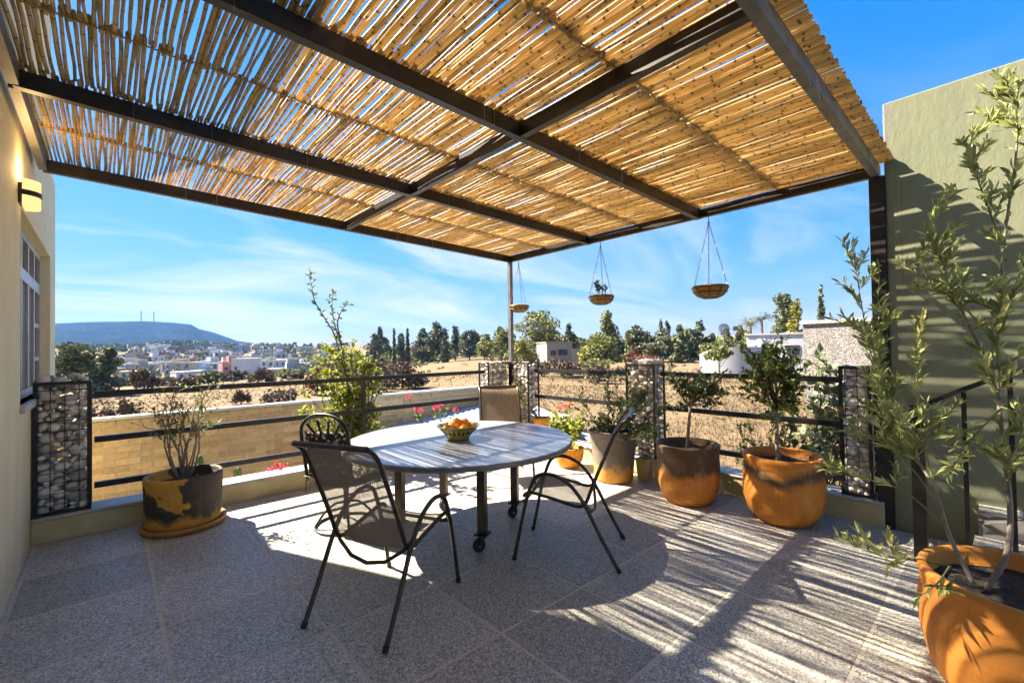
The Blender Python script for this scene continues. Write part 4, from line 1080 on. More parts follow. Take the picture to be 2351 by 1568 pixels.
# shrubs outside the field side parapet
vp_ = on_x(1770, 1060, 5.35)
st = [(on_x(rg.uniform(1690,1740), rg.uniform(945,1060), 5.35+rg.uniform(-.1,.2)), 1) for k in range(14)] + [(on_x(rg.uniform(1770,1850), rg.uniform(900,1060), 5.35+rg.uniform(-.1,.2)), 1) for k in range(22)]
bush('vine', 'yellow green vine climbing outside the parapet behind the rounded pot', (5.45,vp_.y,-.8), st, 14, 'leaf_bright', 1900, .045, .032, sub=4, subl=.14, r0=.008, f0=.45)
st = [(on_x(rg.uniform(1835,1940), rg.uniform(790,985), 5.5+rg.uniform(-.2,.4)), 1) for k in range(26)]
nb = on_x(1885, 1000, 5.5)
bush('broadleaf_shrub', 'grey green broad leaved shrub beyond the railing next to the stone wall', (5.5,nb.y,-1.2), st, 15, 'leaf_grey', 900, .11, .07, sub=3, subl=.16, r0=.012, f0=.55)
# sprigs at the corner
st = [(on_y(rg.uniform(1150,1185), rg.uniform(872,905), 5.0), 1) for k in range(7)]
bush('corner_plant', 'small bright sprig in front of the corner gabion', (4.78,4.72,KZ+.24), st, 16, 'leaf_bright', 110, .06, .03, sub=2, subl=.08, r0=.004, f0=.4)
# seedling in the second basket
c = Vector((4.775,3.55,2.13)); st = [(c + Vector((rg.uniform(-.06,.06), rg.uniform(-.07,.07), rg.uniform(.12,.23))), 1) for k in range(6)]
bush('basket_plant', 'small dark succulent standing in the middle hanging basket', (c.x,c.y,c.z), st, 17, 'leaf_dark', 90, .05, .035, sub=2, subl=.05, r0=.006, f0=.5)

# tall narrow leaved shrub in the big pot
ot = thing('narrow_leaf_shrub', 'tall airy narrow leaved shrub growing from the big orange pot', 'shrub', (P6.x,P6.y,.45))
LO = [leaf_mesh('o', .060, .0165, 20+i) for i in range(8)]
leafs = []
def obranch(pixels, xs_, r0, n, L=1.0, f0=.25, twigs=0, tw=.13):
    P = [tuple(on_x(px, py, x)) for (px, py), x in zip(pixels, xs_)]
    pts = [Vector(p) for p in cr_spline(P, 5)]; Lp = len(pts)-1
    smooth(put('branch', MB().tube(pts, [r0*(1-.78*i/Lp) for i in range(Lp+1)], 7), MAT['bark_pale'] if r0 > .006 else MAT['leaf_olive'], ot))
    def lv(pp, n, f0):
        for k in range(n):
            f = f0 + (1-f0)*(k+rg.random())/n; i = min(len(pp)-2, int(f*(len(pp)-1))); p = pp[i].lerp(pp[i+1], f*(len(pp)-1)-i); ax = (pp[i+1]-pp[i]).normalized()
            d = (ax*rg.uniform(.5,1.1) + rdir(rg,-.6,.7)*.7 + UP*.3).normalized(); leafs.append((p, d, L*rg.uniform(.5,1.25)))
    lv(pts, n, f0)
    for k in range(twigs):
        f = f0 + (1-f0)*rg.random()*.95; i = min(Lp-1, int(f*Lp)); p = pts[i]; ax = (pts[i+1]-pts[i]).normalized()
        e = p + (ax*.8 + rdir(rg,-.3,.8)).normalized()*tw*rg.uniform(.6,1.4); tp = path(p, e, rg, .08, 4)
        put('twig', MB().tube(tp, [.0032,.0028,.0024,.002,.0014], 5), MAT['leaf_olive'], ot); lv(tp, 22, .08)
obranch([(2262,1352),(2312,1270),(2318,1150),(2300,1000),(2290,820),(2305,560),(2335,330),(2322,195)], [2.75,2.80,2.85,2.9,2.95,3.0,3.0,3.0], .0125, 70, f0=.34, twigs=30)
obranch([(2235,1340),(2180,1230),(2140,1110),(2090,1040),(2040,980),(2012,870),(1985,740),(1955,555)], [2.72,2.78,2.85,2.95,3.05,3.15,3.2,3.25], .010, 80, f0=.38, twigs=36, tw=.18)
obranch([(2150,1130),(2120,1010),(2105,880),(2112,735)], [2.86,2.9,2.95,3.0], .006, 36, f0=.25, twigs=9)
obranch([(2296,870),(2230,760),(2180,640),(2140,540),(2150,470)], [2.95,2.95,2.95,2.95,2.95], .007, 44, f0=.25, twigs=11)
obranch([(2292,800),(2200,690),(2120,640),(2065,600)], [2.95,2.95,2.95,2.95], .005, 28, f0=.25, twigs=7)
obranch([(2060,1000),(2030,880),(2015,760),(2020,615)], [3.05,3.05,3.05,3.05], .006, 46, f0=.12, twigs=11)
obranch([(2310,600),(2270,480),(2235,380),(2230,300)], [3.0,3.0,3.0,3.0], .005, 32, f0=.25, twigs=7)
obranch([(2300,760),(2330,660),(2350,600)], [2.95,2.95,2.95], .005, 16, f0=.2, twigs=3)
obranch([(2310,1130),(2340,1020),(2352,930)], [2.85,2.85,2.85], .004, 14, f0=.2, twigs=2)
obranch([(2170,1210),(2080,1130),(1990,1100),(1905,1085)], [2.8,2.8,2.8,2.8], .005, 22, f0=.35, twigs=4)
obranch([(2185,1300),(2100,1285),(2020,1275),(1935,1240)], [2.75,2.75,2.72,2.7], .005, 26, f0=.25, twigs=4)
obranch([(2180,1300),(2150,1340),(2110,1370)], [2.6,2.5,2.45], .004, 9, f0=.5, twigs=1, tw=.06)
obranch([(2150,1150),(2080,1060),(2000,1000),(1930,960)], [2.85,2.9,2.9,2.9], .004, 18, f0=.4, twigs=3)
obranch([(2296,940),(2230,1010),(2190,1080)], [2.9,2.85,2.8], .004, 18, f0=.2, twigs=3)
rg.shuffle(leafs); extra = MB()
for i, (p, d, s_) in enumerate(leafs):
    if i < 300: leaf_obj(ot, rg.choice(LO), MAT['leaf_olive'], p, d, rg, s_)
    else: extra.cur = rg.random(); extra.leaf(p, d, (UP + rdir(rg,-1,1)*.8).normalized(), .060*s_, .0165*s_, .15)
put('leaves', extra, MAT['leaf_olive'], ot)['kind'] = 'stuff'
# ------------------------------------------------------------------ trees and bushes of the plain
def blob_points(rg, lobes, n):
    out = []
    wts = [l[3]*l[4] for l in lobes]; tot = sum(wts)
    for (cx, cy, cz, rx, rz), wt in zip(lobes, wts):
        for k in range(int(n*wt/tot)):
            d = rdir(rg,-1,1); f = rg.random()**.4
            out.append(Vector((cx+d.x*rx*f, cy+d.y*rx*f, cz+d.z*rz*f)))
    return out
def tree(label, px, r, top, wpx, mat_, kind='round', n=1500, seed=0, group=None, base_py=None, trunk_f=.3, cat='tree', name='tree', bark='bark'):
    rg2 = random.Random(seed*77+int(px)); b = G(px, r)
    zt = at_r(px, top, r).z; H = max(.6, zt-b.z); W = wpx*r/CF*.5*1.05
    t = thing(name, label, cat, b, 0, group); wood, cr_ = MB(), MB(); lobes = []
    sz = max(.05, r*.0030)
    if kind == 'cypress':
        for k in range(10): f = k/9; lobes.append((0,0,H*(.08+.9*f), W*(1-.8*f**1.6)*.9+.02, H*.085))
        wood.tube([(0,0,-.3),(0,0,H*.7)], [H*.012,H*.004], 6)
    elif kind == 'palm':
        wood.tube([(0,0,-.3),(W*.1,0,H*.4),(0,0,H*.86)], [H*.03,H*.022,H*.02], 7)
        for k in range(30):
            d = rdir(rg2,-.55,.8); L = W*rg2.uniform(.7,1.1)*1.1; p0 = Vector((0,0,H*.86)); pts = [p0, p0+d*L*.55+UP*L*.12, p0+d*L-UP*L*.25]
            for q in range(14):
                f = q/13; p = pts[0].lerp(pts[1], min(1,f*2)) if f < .5 else pts[1].lerp(pts[2], f*2-1)
                cr_.cur = rg2.random(); s_ = d.cross(UP).normalized(); cr_.leaf(p, (d*.6 + s_*(1 if q % 2 else -1)).normalized(), UP, L*.34, L*.07)
    elif kind == 'poplar':
        for k in range(9): f = k/8; lobes.append((rg2.uniform(-.2,.2)*W, rg2.uniform(-.2,.2)*W, H*(.18+.76*f), W*(.55+.45*math.sin(math.pi*(.2+.7*f)))*.7, H*.09))
    elif kind == 'bush':
        for k in range(12): a = rg2.uniform(0,6.28); q = rg2.random()**.5; lobes.append((W*.75*q*math.cos(a), W*.75*q*math.sin(a), H*rg2.uniform(.25,.75)*(1-.35*q), W*.36, H*.26))
    elif kind == 'umbrella':
        for k in range(14): a = rg2.uniform(0,6.28); q = rg2.random()**.5; lobes.append((W*.8*q*math.cos(a), W*.8*q*math.sin(a), H*(.86-.25*q*q), W*.3, H*.10))
    else:
        nl = 17
        for k in range(nl):
            f = (k+.5)/nl; z = trunk_f + (1-trunk_f)*f*.93; prof_ = math.sin(math.pi*(.12+.8*f))**.7 if kind == 'round' else (1.05-f*.92)
            a = rg2.uniform(0,6.28); q = rg2.uniform(.15,.75)
            lobes.append((W*prof_*q*math.cos(a), W*prof_*q*math.sin(a), H*z, W*prof_*rg2.uniform(.34,.56)+.06*W, H*rg2.uniform(.07,.13)))
        lobes.append((0,0,H*.93, W*.2, H*.07))
    if kind in ('round','cone','umbrella','poplar','bush'):
        th = H*(trunk_f+.25) if kind != 'bush' else H*.25
        wood.tube(path((0,0,-.4), (rg2.uniform(-.05,.05)*H, rg2.uniform(-.05,.05)*H, th), rg2, .03), [H*.026*(1-.5*i/6) for i in range(7)], 7)
        for l in lobes[::2]:
            wood.tube(path((0,0,th*rg2.uniform(.45,.98)), (l[0],l[1],l[2]), rg2, .06, 4), [H*.011*(1-.7*i/4) for i in range(5)], 5)
    if kind != 'palm':
        for p in blob_points(rg2, lobes, n): cr_.cur = rg2.random(); cr_.card(p, sz*rg2.uniform(.7,1.5), rg2)
    put('trunk', wood, MAT[bark], t, local=True); put('crown', cr_, MAT[mat_], t, local=True)
    return t
Gt = 'trees along the far edge of the field'
TREES = [
 # right half, from the corner post to the green wall
 ('tall open crowned eucalyptus just right of the corner post', 1240, 105, 712, 115, 'far_green', 'round', 2600, .34),
 ('dark small tree right of the tall eucalyptus', 1308, 120, 742, 52, 'far_dark', 'cone', 1200, .2),
 ('loose pale green tree directly behind the corner post', 1150, 130, 752, 62, 'far_green', 'round', 1300, .3),
 ('bright yellow green bushy tree below the nearest hanging basket', 1200, 98, 772, 58, 'far_yellow', 'bush', 1100, .1),
 ('big broad green tree in front of the concrete house', 1395, 78, 713, 112, 'far_green', 'cone', 3200, .12),
 ('yellow green shrub at the left foot of the big broad tree', 1352, 80, 755, 50, 'far_yellow', 'bush', 900, .1),
 ('dark rounded tree behind the right side of the big broad tree', 1462, 120, 746, 56, 'far_dark', 'round', 1300, .2),
 ('low bright green tree between two dark trees', 1500, 118, 768, 40, 'far_yellow', 'bush', 700, .1),
 ('thin bare topped poplar, left one of a pair', 1518, 125, 736, 14, 'far_blue', 'poplar', 420, .2),
 ('thin bare topped poplar, right one of a pair', 1534, 126, 738, 14, 'far_blue', 'poplar', 420, .2),
 ('dark twin topped conifer left of the windmill', 1562, 112, 745, 52, 'far_dark', 'cone', 1500, .05),
 ('grey green slender tree left of the windmill', 1603, 125, 738, 42, 'far_blue', 'round', 1100, .2),
 ('small dark tree beside the grey green slender tree', 1578, 124, 762, 22, 'far_dark', 'cone', 500, .1),
 ('long bright hedge tree below the windmill', 1632, 95, 770, 62, 'far_green', 'bush', 1300, .1),
 ('bright rounded tree right under the windmill wheel', 1668, 97, 758, 62, 'far_green', 'bush', 1300, .1),
 ('pointed dark conifer right of the windmill', 1700, 105, 745, 34, 'far_dark', 'cone', 900, .1),
 ('fan palm with a light crown, left of two palms', 1724, 82, 727, 42, 'far_yellow', 'palm', 0, .2),
 ('taller shaggy palm with a round dark crown', 1750, 80, 714, 38, 'far_dark', 'palm', 0, .2),
 ('tall grey green tree towering over the white house', 1800, 76, 678, 66, 'far_dark', 'poplar', 2300, .2),
 ('yellowing tall poplar beside the towering grey tree', 1826, 74, 690, 34, 'far_yellow', 'poplar', 1300, .2),
 ('narrow pointed cypress beside the rubble stone house', 1888, 60, 664, 26, 'far_dark', 'cypress', 1300, .05),
 ('flat topped little tree in front of the white curved wall', 1652, 62, 790, 62, 'far_green', 'umbrella', 1100, .4),
 # middle, between the climbing shrub and the post
 ('dark spreading tree directly right of the climbing shrub', 862, 170, 768, 48, 'far_blue', 'round', 1100, .3),
 ('thin dark cypress, left one of a spaced pair', 905, 180, 760, 10, 'far_dark', 'cypress', 500, .05),
 ('thin taller cypress, right one of a spaced pair', 936, 178, 757, 13, 'far_dark', 'cypress', 600, .05),
 ('low grey tree between the two thin cypresses', 920, 172, 772, 30, 'far_blue', 'round', 800, .15),
 ('wide grey green tree left of the tallest dark tree', 968, 165, 764, 60, 'far_blue', 'round', 1500, .15),
 ('tallest dark tree of the distant grove', 1006, 160, 742, 62, 'far_blue', 'round', 1900, .25),
 ('dark slim conifer in the heart of the distant grove', 1020, 150, 772, 34, 'far_dark', 'cone', 900, .05),
 ('slender bluish poplar just behind the distant grove', 1045, 170, 750, 26, 'far_blue', 'poplar', 700, .1),
 ('mixed grey tree right of the distant grove', 1078, 160, 757, 56, 'far_blue', 'round', 1500, .15),
 ('pale sparse tree left of the corner post', 1112, 150, 768, 46, 'far_green', 'round', 1000, .2),
 # left half
 ('dark wide crowned tree at the house corner, behind the gabion stones', 172, 62, 790, 88, 'far_dark', 'round', 1900, .42),
 ('ragged dark pine with a pale green side branch', 250, 60, 795, 70, 'far_dark', 'cone', 1900, .12),
 ('low leafless thicket tree right of the ragged pine', 330, 72, 832, 56, 'dry_bush', 'bush', 700, .2),
]
for i, (lab, px, r, top, wpx, m, kind, n, tf) in enumerate(TREES): tree(lab, px, r, top, wpx, m, kind, n, i, Gt, trunk_f=tf)
rt = random.Random(404)
for side, lo, hi, n_, r0_, r1_ in (('right of the corner post', 1185, 1870, 19, 112, 165), ('between climbing shrub and corner post', 845, 1160, 9, 185, 240)):
    for i in range(n_):
        px = lo + (hi-lo)*(i+rt.uniform(.15,.85))/n_; nm = ['leftmost','second','third','fourth','fifth','sixth','seventh','eighth','ninth','tenth','eleventh','twelfth','thirteenth','fourteenth','fifteenth','sixteenth','seventeenth','eighteenth','nineteenth'][i]
        kind = rt.choice(['round','round','cone','bush','poplar']); top = rt.uniform(752, 778)
        tree('%s of the mixed backdrop trees counted from the left, %s' % (nm, side), px, rt.uniform(r0_, r1_), top, rt.uniform(40,78)*(.45 if kind == 'poplar' else 1), rt.choice(['far_green','far_green','far_dark','far_blue','far_yellow']), kind, 1500, 600+i+(40 if lo < 1000 else 0), 'backdrop trees', trunk_f=.12)
BUSH = [
 ('large brown dry thicket behind the climbing shrub', 850, 42, 792, 190, 'dry_bush', 4200),
 ('brown leafless thicket right of the large dry thicket', 935, 46, 818, 110, 'dry_bush', 2200),
 ('reddish brown shrub left of the climbing shrub', 728, 44, 838, 60, 'rust_bush', 900),
 ('rust red shrub right of the big broad tree', 1480, 90, 800, 80, 'rust_bush', 900),
 ('dry brown bush mound below the concrete house', 1290, 62, 812, 120, 'dry_bush', 1800),
 ('low dry bush in the field right of the concrete house', 1375, 52, 828, 60, 'dry_bush', 800),
 ('dark green low bush at the foot of the big broad tree', 1360, 56, 815, 44, 'far_green', 700),
 ('grey dry bush in front of the white curved wall', 1770, 55, 815, 70, 'dry_bush', 800),
 ('scrubby bush beside the white house gate', 1760, 58, 790, 44, 'far_dark', 800),
 ('small dry bush at the left of the bare field', 232, 30, 905, 40, 'dry_bush', 500),
 ('thorny bush in the bare field above the brick coping', 300, 34, 888, 36, 'dry_bush', 450),
 ('green low cactus clump at the brick coping', 335, 20, 932, 46, 'leaf_mid', 400),
 ('wide dry bush in the bare field left of the railing post', 640, 36, 880, 66, 'dry_bush', 700),
 ('small round bush in the middle of the bare field', 555, 40, 884, 34, 'dry_bush', 400),
 ('brown bush at the far end of the bare field', 420, 58, 852, 50, 'dry_bush', 600),
 ('dark bush below the distant white houses', 480, 70, 838, 44, 'far_dark', 600),
 ('brown bush below the distant pink house', 600, 66, 842, 56, 'dry_bush', 600),
 ('orange tipped bush near the thin poplars', 1455, 100, 790, 30, 'rust_bush', 400),
]
for i, (lab, px, r, top, wpx, m, n) in enumerate(BUSH): tree(lab, px, r, top, wpx, m, 'bush', n, 100+i, 'scattered bushes of the field', cat='bush', name='bush')
# bushes scattered behind, all of one look
OR2 = ['leftmost','second','third','fourth','fifth','sixth','seventh','eighth','ninth','tenth','eleventh','twelfth','thirteenth','fourteenth','fifteenth','sixteenth','rightmost']
for side, (lo, hi) in (('right of the corner post', (1190,1990)), ('left of the climbing shrub', (150,700))):
    for i in range(17):
        px = lo + (hi-lo)*(i+rnd.uniform(.2,.8))/17; r = rnd.uniform(105, 150) if lo > 1000 else rnd.uniform(80, 120)
        b = G(px, r); p = at_r(px, 800, r); d = (at_r(px, 700, r).z-at_r(px, 800, r).z)/100
        hpx = rnd.uniform(16, 30); top = 800 - ((b.z-p.z)/d) - hpx
        lab = '%s small round bush on the plain %s' % (OR2[i] if i in (0,16) else OR2[i]+' leftmost', side)
        tree(lab, px, r, top, rnd.uniform(26,60), rnd.choice(['dry_bush','far_dark','far_green','dry_bush']), 'bush', 450, 300+i+(50 if lo > 1000 else 0), 'small bushes of the plain', cat='bush', name='bush')
# far wood that reads as one mass
wd = MB()
for k in range(900):
    px = rnd.uniform(690, 2030); r = rnd.uniform(150, 260) if px > 1120 else rnd.uniform(190, 420); b = G(px, r); H = rnd.uniform(3.0, 7.5)*(1 if px > 1120 else 1.3); W = H*rnd.uniform(.45,.8)
    for q in range(46):
        d = rdir(rnd,-1,1); wd.cur = rnd.random(); wd.card(b + Vector((d.x*W, d.y*W, H*.5+d.z*H*.5)), r*.0042*rnd.uniform(.6,1.3))
tag(put('woodland', wd, MAT['far_green']), 'distant wood closing the plain in one grey green band', 'woodland', kind='stuff')
wd = MB()
for k in range(260):
    px = rnd.uniform(285, 560); r = rnd.uniform(1000, 1150); q_ = (px-285)/275; b = at_r(px, 800, r); b.z = ground(b.x, b.y)
    zt = at_r(px, 806 - 24*math.sin(math.pi*q_)**.5*rnd.uniform(.7,1), r).z
    for q in range(30):
        d = rdir(rnd,-1,1); wd.cur = rnd.random(); wd.card(Vector((b.x+d.x*9, b.y+d.y*9, b.z-3+(zt-b.z+3)*rnd.random())), 4.5*rnd.uniform(.6,1.3))
tag(put('woodland', wd, MAT['far_dark']), 'dark wooded knoll below the blue hill', 'woodland', kind='stuff')
wd = MB()
for k in range(500):
    px = rnd.uniform(130, 800); r = rnd.uniform(250, 900); b = G(px, r); H = rnd.uniform(3, 6.5)
    for q in range(16):
        d = rdir(rnd,-1,1); wd.cur = rnd.random(); wd.card(b + Vector((d.x*H*.55, d.y*H*.55, H*.5+d.z*H*.5)), max(.5, r*.0032)*rnd.uniform(.7,1.3))
tag(put('town_trees', wd, MAT['far_dark']), 'dark trees scattered all through the distant town', 'trees', kind='stuff')

sb = MB()
for k in range(1500):
    px = rnd.uniform(1185, 2030) if k % 3 else rnd.uniform(180, 1185); r = 26 + 120*rnd.random(); b = G(px, r)
    if mn.noise(Vector((b.x*.05, b.y*.05, 3))) < -.05*(1 if r < 70 else -1): continue
    H = rnd.uniform(.25,.9)*(1 if r > 45 else .6); W = H*rnd.uniform(.8,1.6)
    for q in range(18):
        d = rdir(rnd,-.2,1); sb.cur = rnd.random(); f = rnd.uniform(.4,1); sb.card(b + Vector((d.x*W*f, d.y*W*f, d.z*H*f)), max(.05, r*.0026)*rnd.uniform(.6,1.3), asp=.4)
tag(put('scrub', sb, MAT['dry_bush']), 'low grey brown scrub dotted over the dry field', 'scrub', kind='stuff')

# ------------------------------------------------------------------ dry grass of the field
gr = MB(); rg = random.Random(21)
for k in range(30000):
    r = 7 + 75*rg.random()**1.7; px = rg.uniform(1180, 2080) if k % 4 else rg.uniform(200, 1180)
    if k % 4 == 0: r = rg.uniform(14, 75)
    b = G(px, r)
    if b.x < 7.2 and b.y < 8.9: continue
    if k % 4 == 0 and b.y < 9.2: continue
    if mn.noise(Vector((b.x*.09, b.y*.09, 7))) < -.12 and rg.random() < .75: continue
    hgt = rg.uniform(.08,.30)*(1 if k % 4 else .6); wd_ = max(.005, r*.0007)
    for q in range(4):
        a = rg.uniform(0,6.28); d = Vector((math.cos(a), math.sin(a), 0)); s_ = Vector((-d.y, d.x, 0))*wd_
        o_ = b + d*rg.uniform(0,.12); tip = o_ + d*hgt*rg.uniform(.1,.6) + UP*hgt*rg.uniform(.6,1); gr.cur = rg.random()
        i0 = gr.av(o_-s_); i1 = gr.av(o_+s_); i2 = gr.av(tip); gr.face(i0, i1, i2)
tag(put('dry_grass', gr, MAT['straw']), 'dry straw coloured grass covering the field', 'grass', kind='stuff')

# ------------------------------------------------------------------ buildings of the plain
UB = MB().box((-.5,-.5,-.5), (.5,.5,.5)).mesh('window')
def frame_of(px, r):
    b = G(px, r); d = Vector((b.x, b.y, 0)).normalized(); return b, math.atan2(-d.y, -d.x)
def bld(name, label, px, r, wpx, base_z, top_py, depth, mat_, turn, cat='house', group=None, wins=(), roof=None):
    b, a = frame_of(px, r); W = wpx*r/CF*1.0; zt = at_r(px, top_py, r).z; z0 = min(b.z, base_z if base_z is not None else b.z) - 1.5
    t = thing(name, label, cat, (b.x,b.y,b.z), a+turn, group); H = zt-b.z
    put('wall', MB().box((-depth,-W/2,-1.5), (0,W/2,H)), MAT[mat_], t, local=True)
    put('roof', MB().box((-depth-.15,-W/2-.15,H+.004), (.15,W/2+.15,H+.22)), MAT[roof or mat_], t, local=True)
    for (fy, fz, ww, hh) in wins:
        put('window', UB, MAT['far_window'], t, (.02, fy*W, fz*H), (0,0,0), (.12, ww, hh), local=True)
    return t, W, H
# flat roofed town, every house on its own
seen = {}
def town_house(px, r, wpx, hm, col, lab=None, turn=None):
    b, a = frame_of(px, r); W = wpx*r/CF; rg2 = random.Random(int(px*7+r)); D = W*rg2.uniform(.7,1.1)
    key = lab
    t = thing('town_house', key, 'house', b, a + (turn if turn is not None else rg2.uniform(-.7,.7)), 'houses of the distant town')
    put('wall', MB().box((-D,-W/2,-3), (0,W/2,hm)), MAT['h_'+col], t, local=True)
    put('parapet', MB().box((-D-.1,-W/2-.1,hm+.01), (.1,W/2+.1,hm+.35)), MAT['h_'+col], t, local=True)
    if rg2.random() < .55:
        ww = W*rg2.uniform(.35,.6); y0 = rg2.uniform(-W/2, W/2-ww); put('roof_room', MB().box((-D*.8,y0,hm+.36), (-D*.25,y0+ww,hm+rg2.uniform(2.2,3))), MAT['h_'+rg2.choice([col,col,'white','cream'])], t, local=True)
    fl = max(1, int(hm/2.9)); nw = max(2, min(4, int(W/3)))
    for f in range(fl):
        for k in range(nw):
            if rg2.random() < .8: put('window', UB, MAT['far_window'], t, (.02, W*((k+.5)/nw-.5)+rg2.uniform(-.3,.3), f*2.9+1.6), (0,0,0), (.15, rg2.uniform(.9,1.7), rg2.uniform(1.1,1.9)), local=True)
            if f < 2 and k < 2: put('window', UB, MAT['far_window'], t, (-D*(k+.5)/2, W/2+.02, f*2.9+1.6) , (0,0,0), (1.2,.15,1.3), local=True)
rg = random.Random(77); ORD = ['leftmost','second','third','fourth','fifth','sixth','seventh','eighth','ninth','tenth','eleventh','twelfth']
ROWN = ['front','second','third','fourth','fifth','sixth','highest']
for ri, (r, lo, hi, step) in enumerate(((245,400,735,44),(285,300,760,40),(335,280,770,36),(400,260,760,30),(480,265,740,26),(570,300,720,24),(680,330,690,22))):
    px = lo + rg.uniform(0, step); cnt = {}
    while px < hi:
        col = rg.choices(['white','cream','grey','tan','terracotta','pale blue'], [5,4,2,2,.7,1.2])[0]; k = cnt[col] = cnt.get(col, 0)+1
        lab = ('leftmost %s house' % col if k == 1 else '%s %s house from the left' % (ORD[k-1], col)) + ' in the %s row of the distant town' % ROWN[ri]
        town_house(px, r*rg.uniform(.95,1.05), step*rg.uniform(.62,1.02), rg.choice([3.1,5.8,5.8,6.2]) if r < 600 else rg.choice([3.1,5.8]), col, lab); px += step*rg.uniform(.85,1.5)
town_house(528, 240, 26, 7.2, 'pink', 'salmon pink house standing out at the front of the distant town', .3)
town_house(560, 236, 44, 8.6, 'white', 'tall white block right of the salmon pink house in the town', -.25)
town_house(690, 238, 52, 5.6, 'pale blue', 'long pale blue house at the right end of the town', .1)
# masts on the hill
def mast(label, px, top, r):
    p = at_r(px, hilltop(px), r); zt = at_r(px, top, r).z; t = thing('radio_mast', label, 'mast', (p.x,p.y,p.z-8)); H = zt-p.z+8; m_ = MB()
    for s_ in range(3):
        a = s_*2.094; m_.tube([(3.2*math.cos(a),3.2*math.sin(a),0),(1.1*math.cos(a),1.1*math.sin(a),H)], .55, 4)
    put('lattice_legs', m_, MAT['far_window'], t, local=True); m_ = MB()
    for k in range(9):
        z = H*k/9; w_ = 3.2-2.1*k/9
        for s_ in range(3): a, b = s_*2.094, (s_+1)*2.094; m_.tube([(w_*math.cos(a),w_*math.sin(a),z),(w_*.92*math.cos(b),w_*.92*math.sin(b),z+H/9)], .35, 4)
    put('bracing', m_, MAT['far_window'], t, local=True)
    put('antenna_drum', MB().lathe([(.1,H*.86),(2.6,H*.87),(2.6,H*.97),(.1,H*.98)], 10), MAT['far_window'], t, local=True)
mast('taller lattice mast on the hill plateau', 353, 716, 2600); mast('thin lattice mast left of the taller one on the hill', 324, 715, 2600)
# concrete house, white house, rubble stone house
bld('concrete_house', 'low unfinished beige concrete house at the edge of the field', 1285, 92, 62, None, 787, 7, 'far_conc', .35, wins=((.12,.62,2.0,1.2),(-.25,.6,1.2,1.0)), roof='far_conc')
bld('garden_wall', 'long pale boundary wall right of the unfinished concrete house', 1350, 88, 74, None, 802, .35, 'far_conc', 0, cat='wall', roof='far_conc')
t, W, H = bld('white_house', 'white walled house beyond the field, left of the tall poplar', 1795, 72, 125, None, 768, 8, 'white_wall', -.12, wins=((-.3,.6,1.2,1.4),(.15,.6,1.5,1.3)), roof='white_wall')
b, a = frame_of(1690, 68); t = thing('curved_wall', 'white curved garden wall in front of the white house', 'wall', b, a); m_ = MB()
zt = at_r(1690, 797, 68).z-b.z; n = 22; P = []
for k in range(n+1):
    f = k/n*2-1; P.append((-.9*(1-f*f)*-1 if False else .9*(1-f*f)*1.2, f*4.6, zt*(1.0-.25*max(0,-f)**3)))
for x, y, z in P:
    for dx, zz in ((0,-1.5),(0,z),(-.35,z),(-.35,-1.5)): m_.av((x+dx,y,zz))
for k in range(n):
    for i in range(4): m_.face(4*k+i, 4*k+(i+1)%4, 4*k+4+(i+1)%4, 4*k+4+i)
m_.face(3,2,1,0); m_.face(4*n,4*n+1,4*n+2,4*n+3)
put('wall_body', m_, MAT['white_wall'], t, local=True)
put('water_tank', MB().lathe([(.6,zt-.2),(.62,zt),(.62,zt+.9),(.5,zt+1.05),(.1,zt+1.1)], 16, c=(-1.5,3.2,0)), MAT['white_wall'], t, local=True)
t, W, H = bld('stone_house', 'grey rubble stone house beyond the green wall post', 1985, 34, 200, None, 738, 6, 'rubble', -.30, roof='concrete')
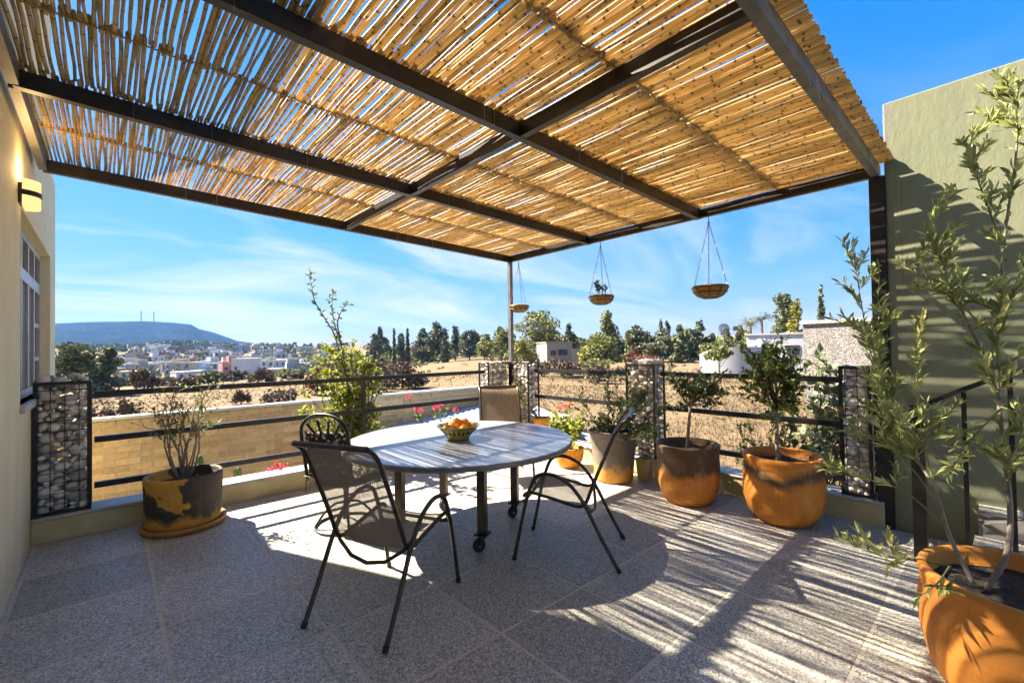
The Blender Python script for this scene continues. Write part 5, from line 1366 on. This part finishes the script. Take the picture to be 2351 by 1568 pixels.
# windmill
b = G(1663, 90); zt = at_r(1663, 755, 90).z - b.z
t = thing('windmill', 'small metal windmill on a pole above the bright trees', 'windmill', b); m_ = MB()
put('pole', MB().tube([(0,0,-.5),(0,0,zt)], [.16,.1], 8), MAT['galv'], t, local=True)
a = math.atan2(b.y, b.x); dv = Vector((math.cos(a), math.sin(a), 0)); sv = Vector((-dv.y, dv.x, 0))
for k in range(14):
    q = 2*math.pi*k/14; e = sv*math.cos(q) + UP*math.sin(q); f_ = sv*-math.sin(q) + UP*math.cos(q); m2 = MB(); c = Vector((0,0,zt)) - dv*.4
    i = [m2.av(c+e*.25-f_*.05), m2.av(c+e*.95-f_*.16-dv*.06), m2.av(c+e*.95+f_*.16+dv*.06), m2.av(c+e*.25+f_*.05)]; m2.face(*i); put('blade', m2, MAT['galv'], t, local=True)
put('tail_vane', MB().bar(Vector((0,0,zt))-sv*.1, Vector((0,0,zt))-sv*1.7, .05, .06).bar(Vector((0,0,zt))-sv*1.5, Vector((0,0,zt))-sv*2.3, .04, .8), MAT['galv'], t, local=True)
put('head', MB().tube([Vector((0,0,zt))-dv*.5, Vector((0,0,zt))+dv*.3], .14, 8), MAT['steel'], t, local=True)
# utility pole line behind the town edge and street lamp seen over the railing
b = G(712, 60); t = thing('utility_pole', 'slim grey pole standing in the bare field behind the railing', 'pole', b)
b = G(666, 32); t.location = b; WM[t.name] = Matrix.Translation(b)
put('shaft', MB().tube([(0,0,-.4),(0,0,at_r(666,868,32).z-b.z)], [.05,.035], 8), MAT['concrete'], t, local=True); put('cap', MB().box((-.09,-.09,at_r(666,868,32).z-b.z), (.09,.09,at_r(666,866,32).z-b.z)), MAT['galv'], t, local=True)

# ------------------------------------------------------------------ air
HZ = MB().box((-4700,-4700,-40), (4700,4700,290))
hz = put('haze', HZ, None); hz['kind'] = 'stuff'; tag(hz, 'thin blue air haze over the plain', 'haze')
hm_ = bpy.data.materials.new('haze'); hm_.use_nodes = True; ht = hm_.node_tree; ht.nodes.clear()
ho = ht.nodes.new('ShaderNodeOutputMaterial'); pv = ht.nodes.new('ShaderNodeVolumePrincipled')
pv.inputs['Color'].default_value = (.16,.42,1.0,1); pv.inputs['Density'].default_value = .00008; pv.inputs['Anisotropy'].default_value = .2
ht.links.new(pv.outputs[0], ho.inputs['Volume']); hz.data.materials.append(hm_)
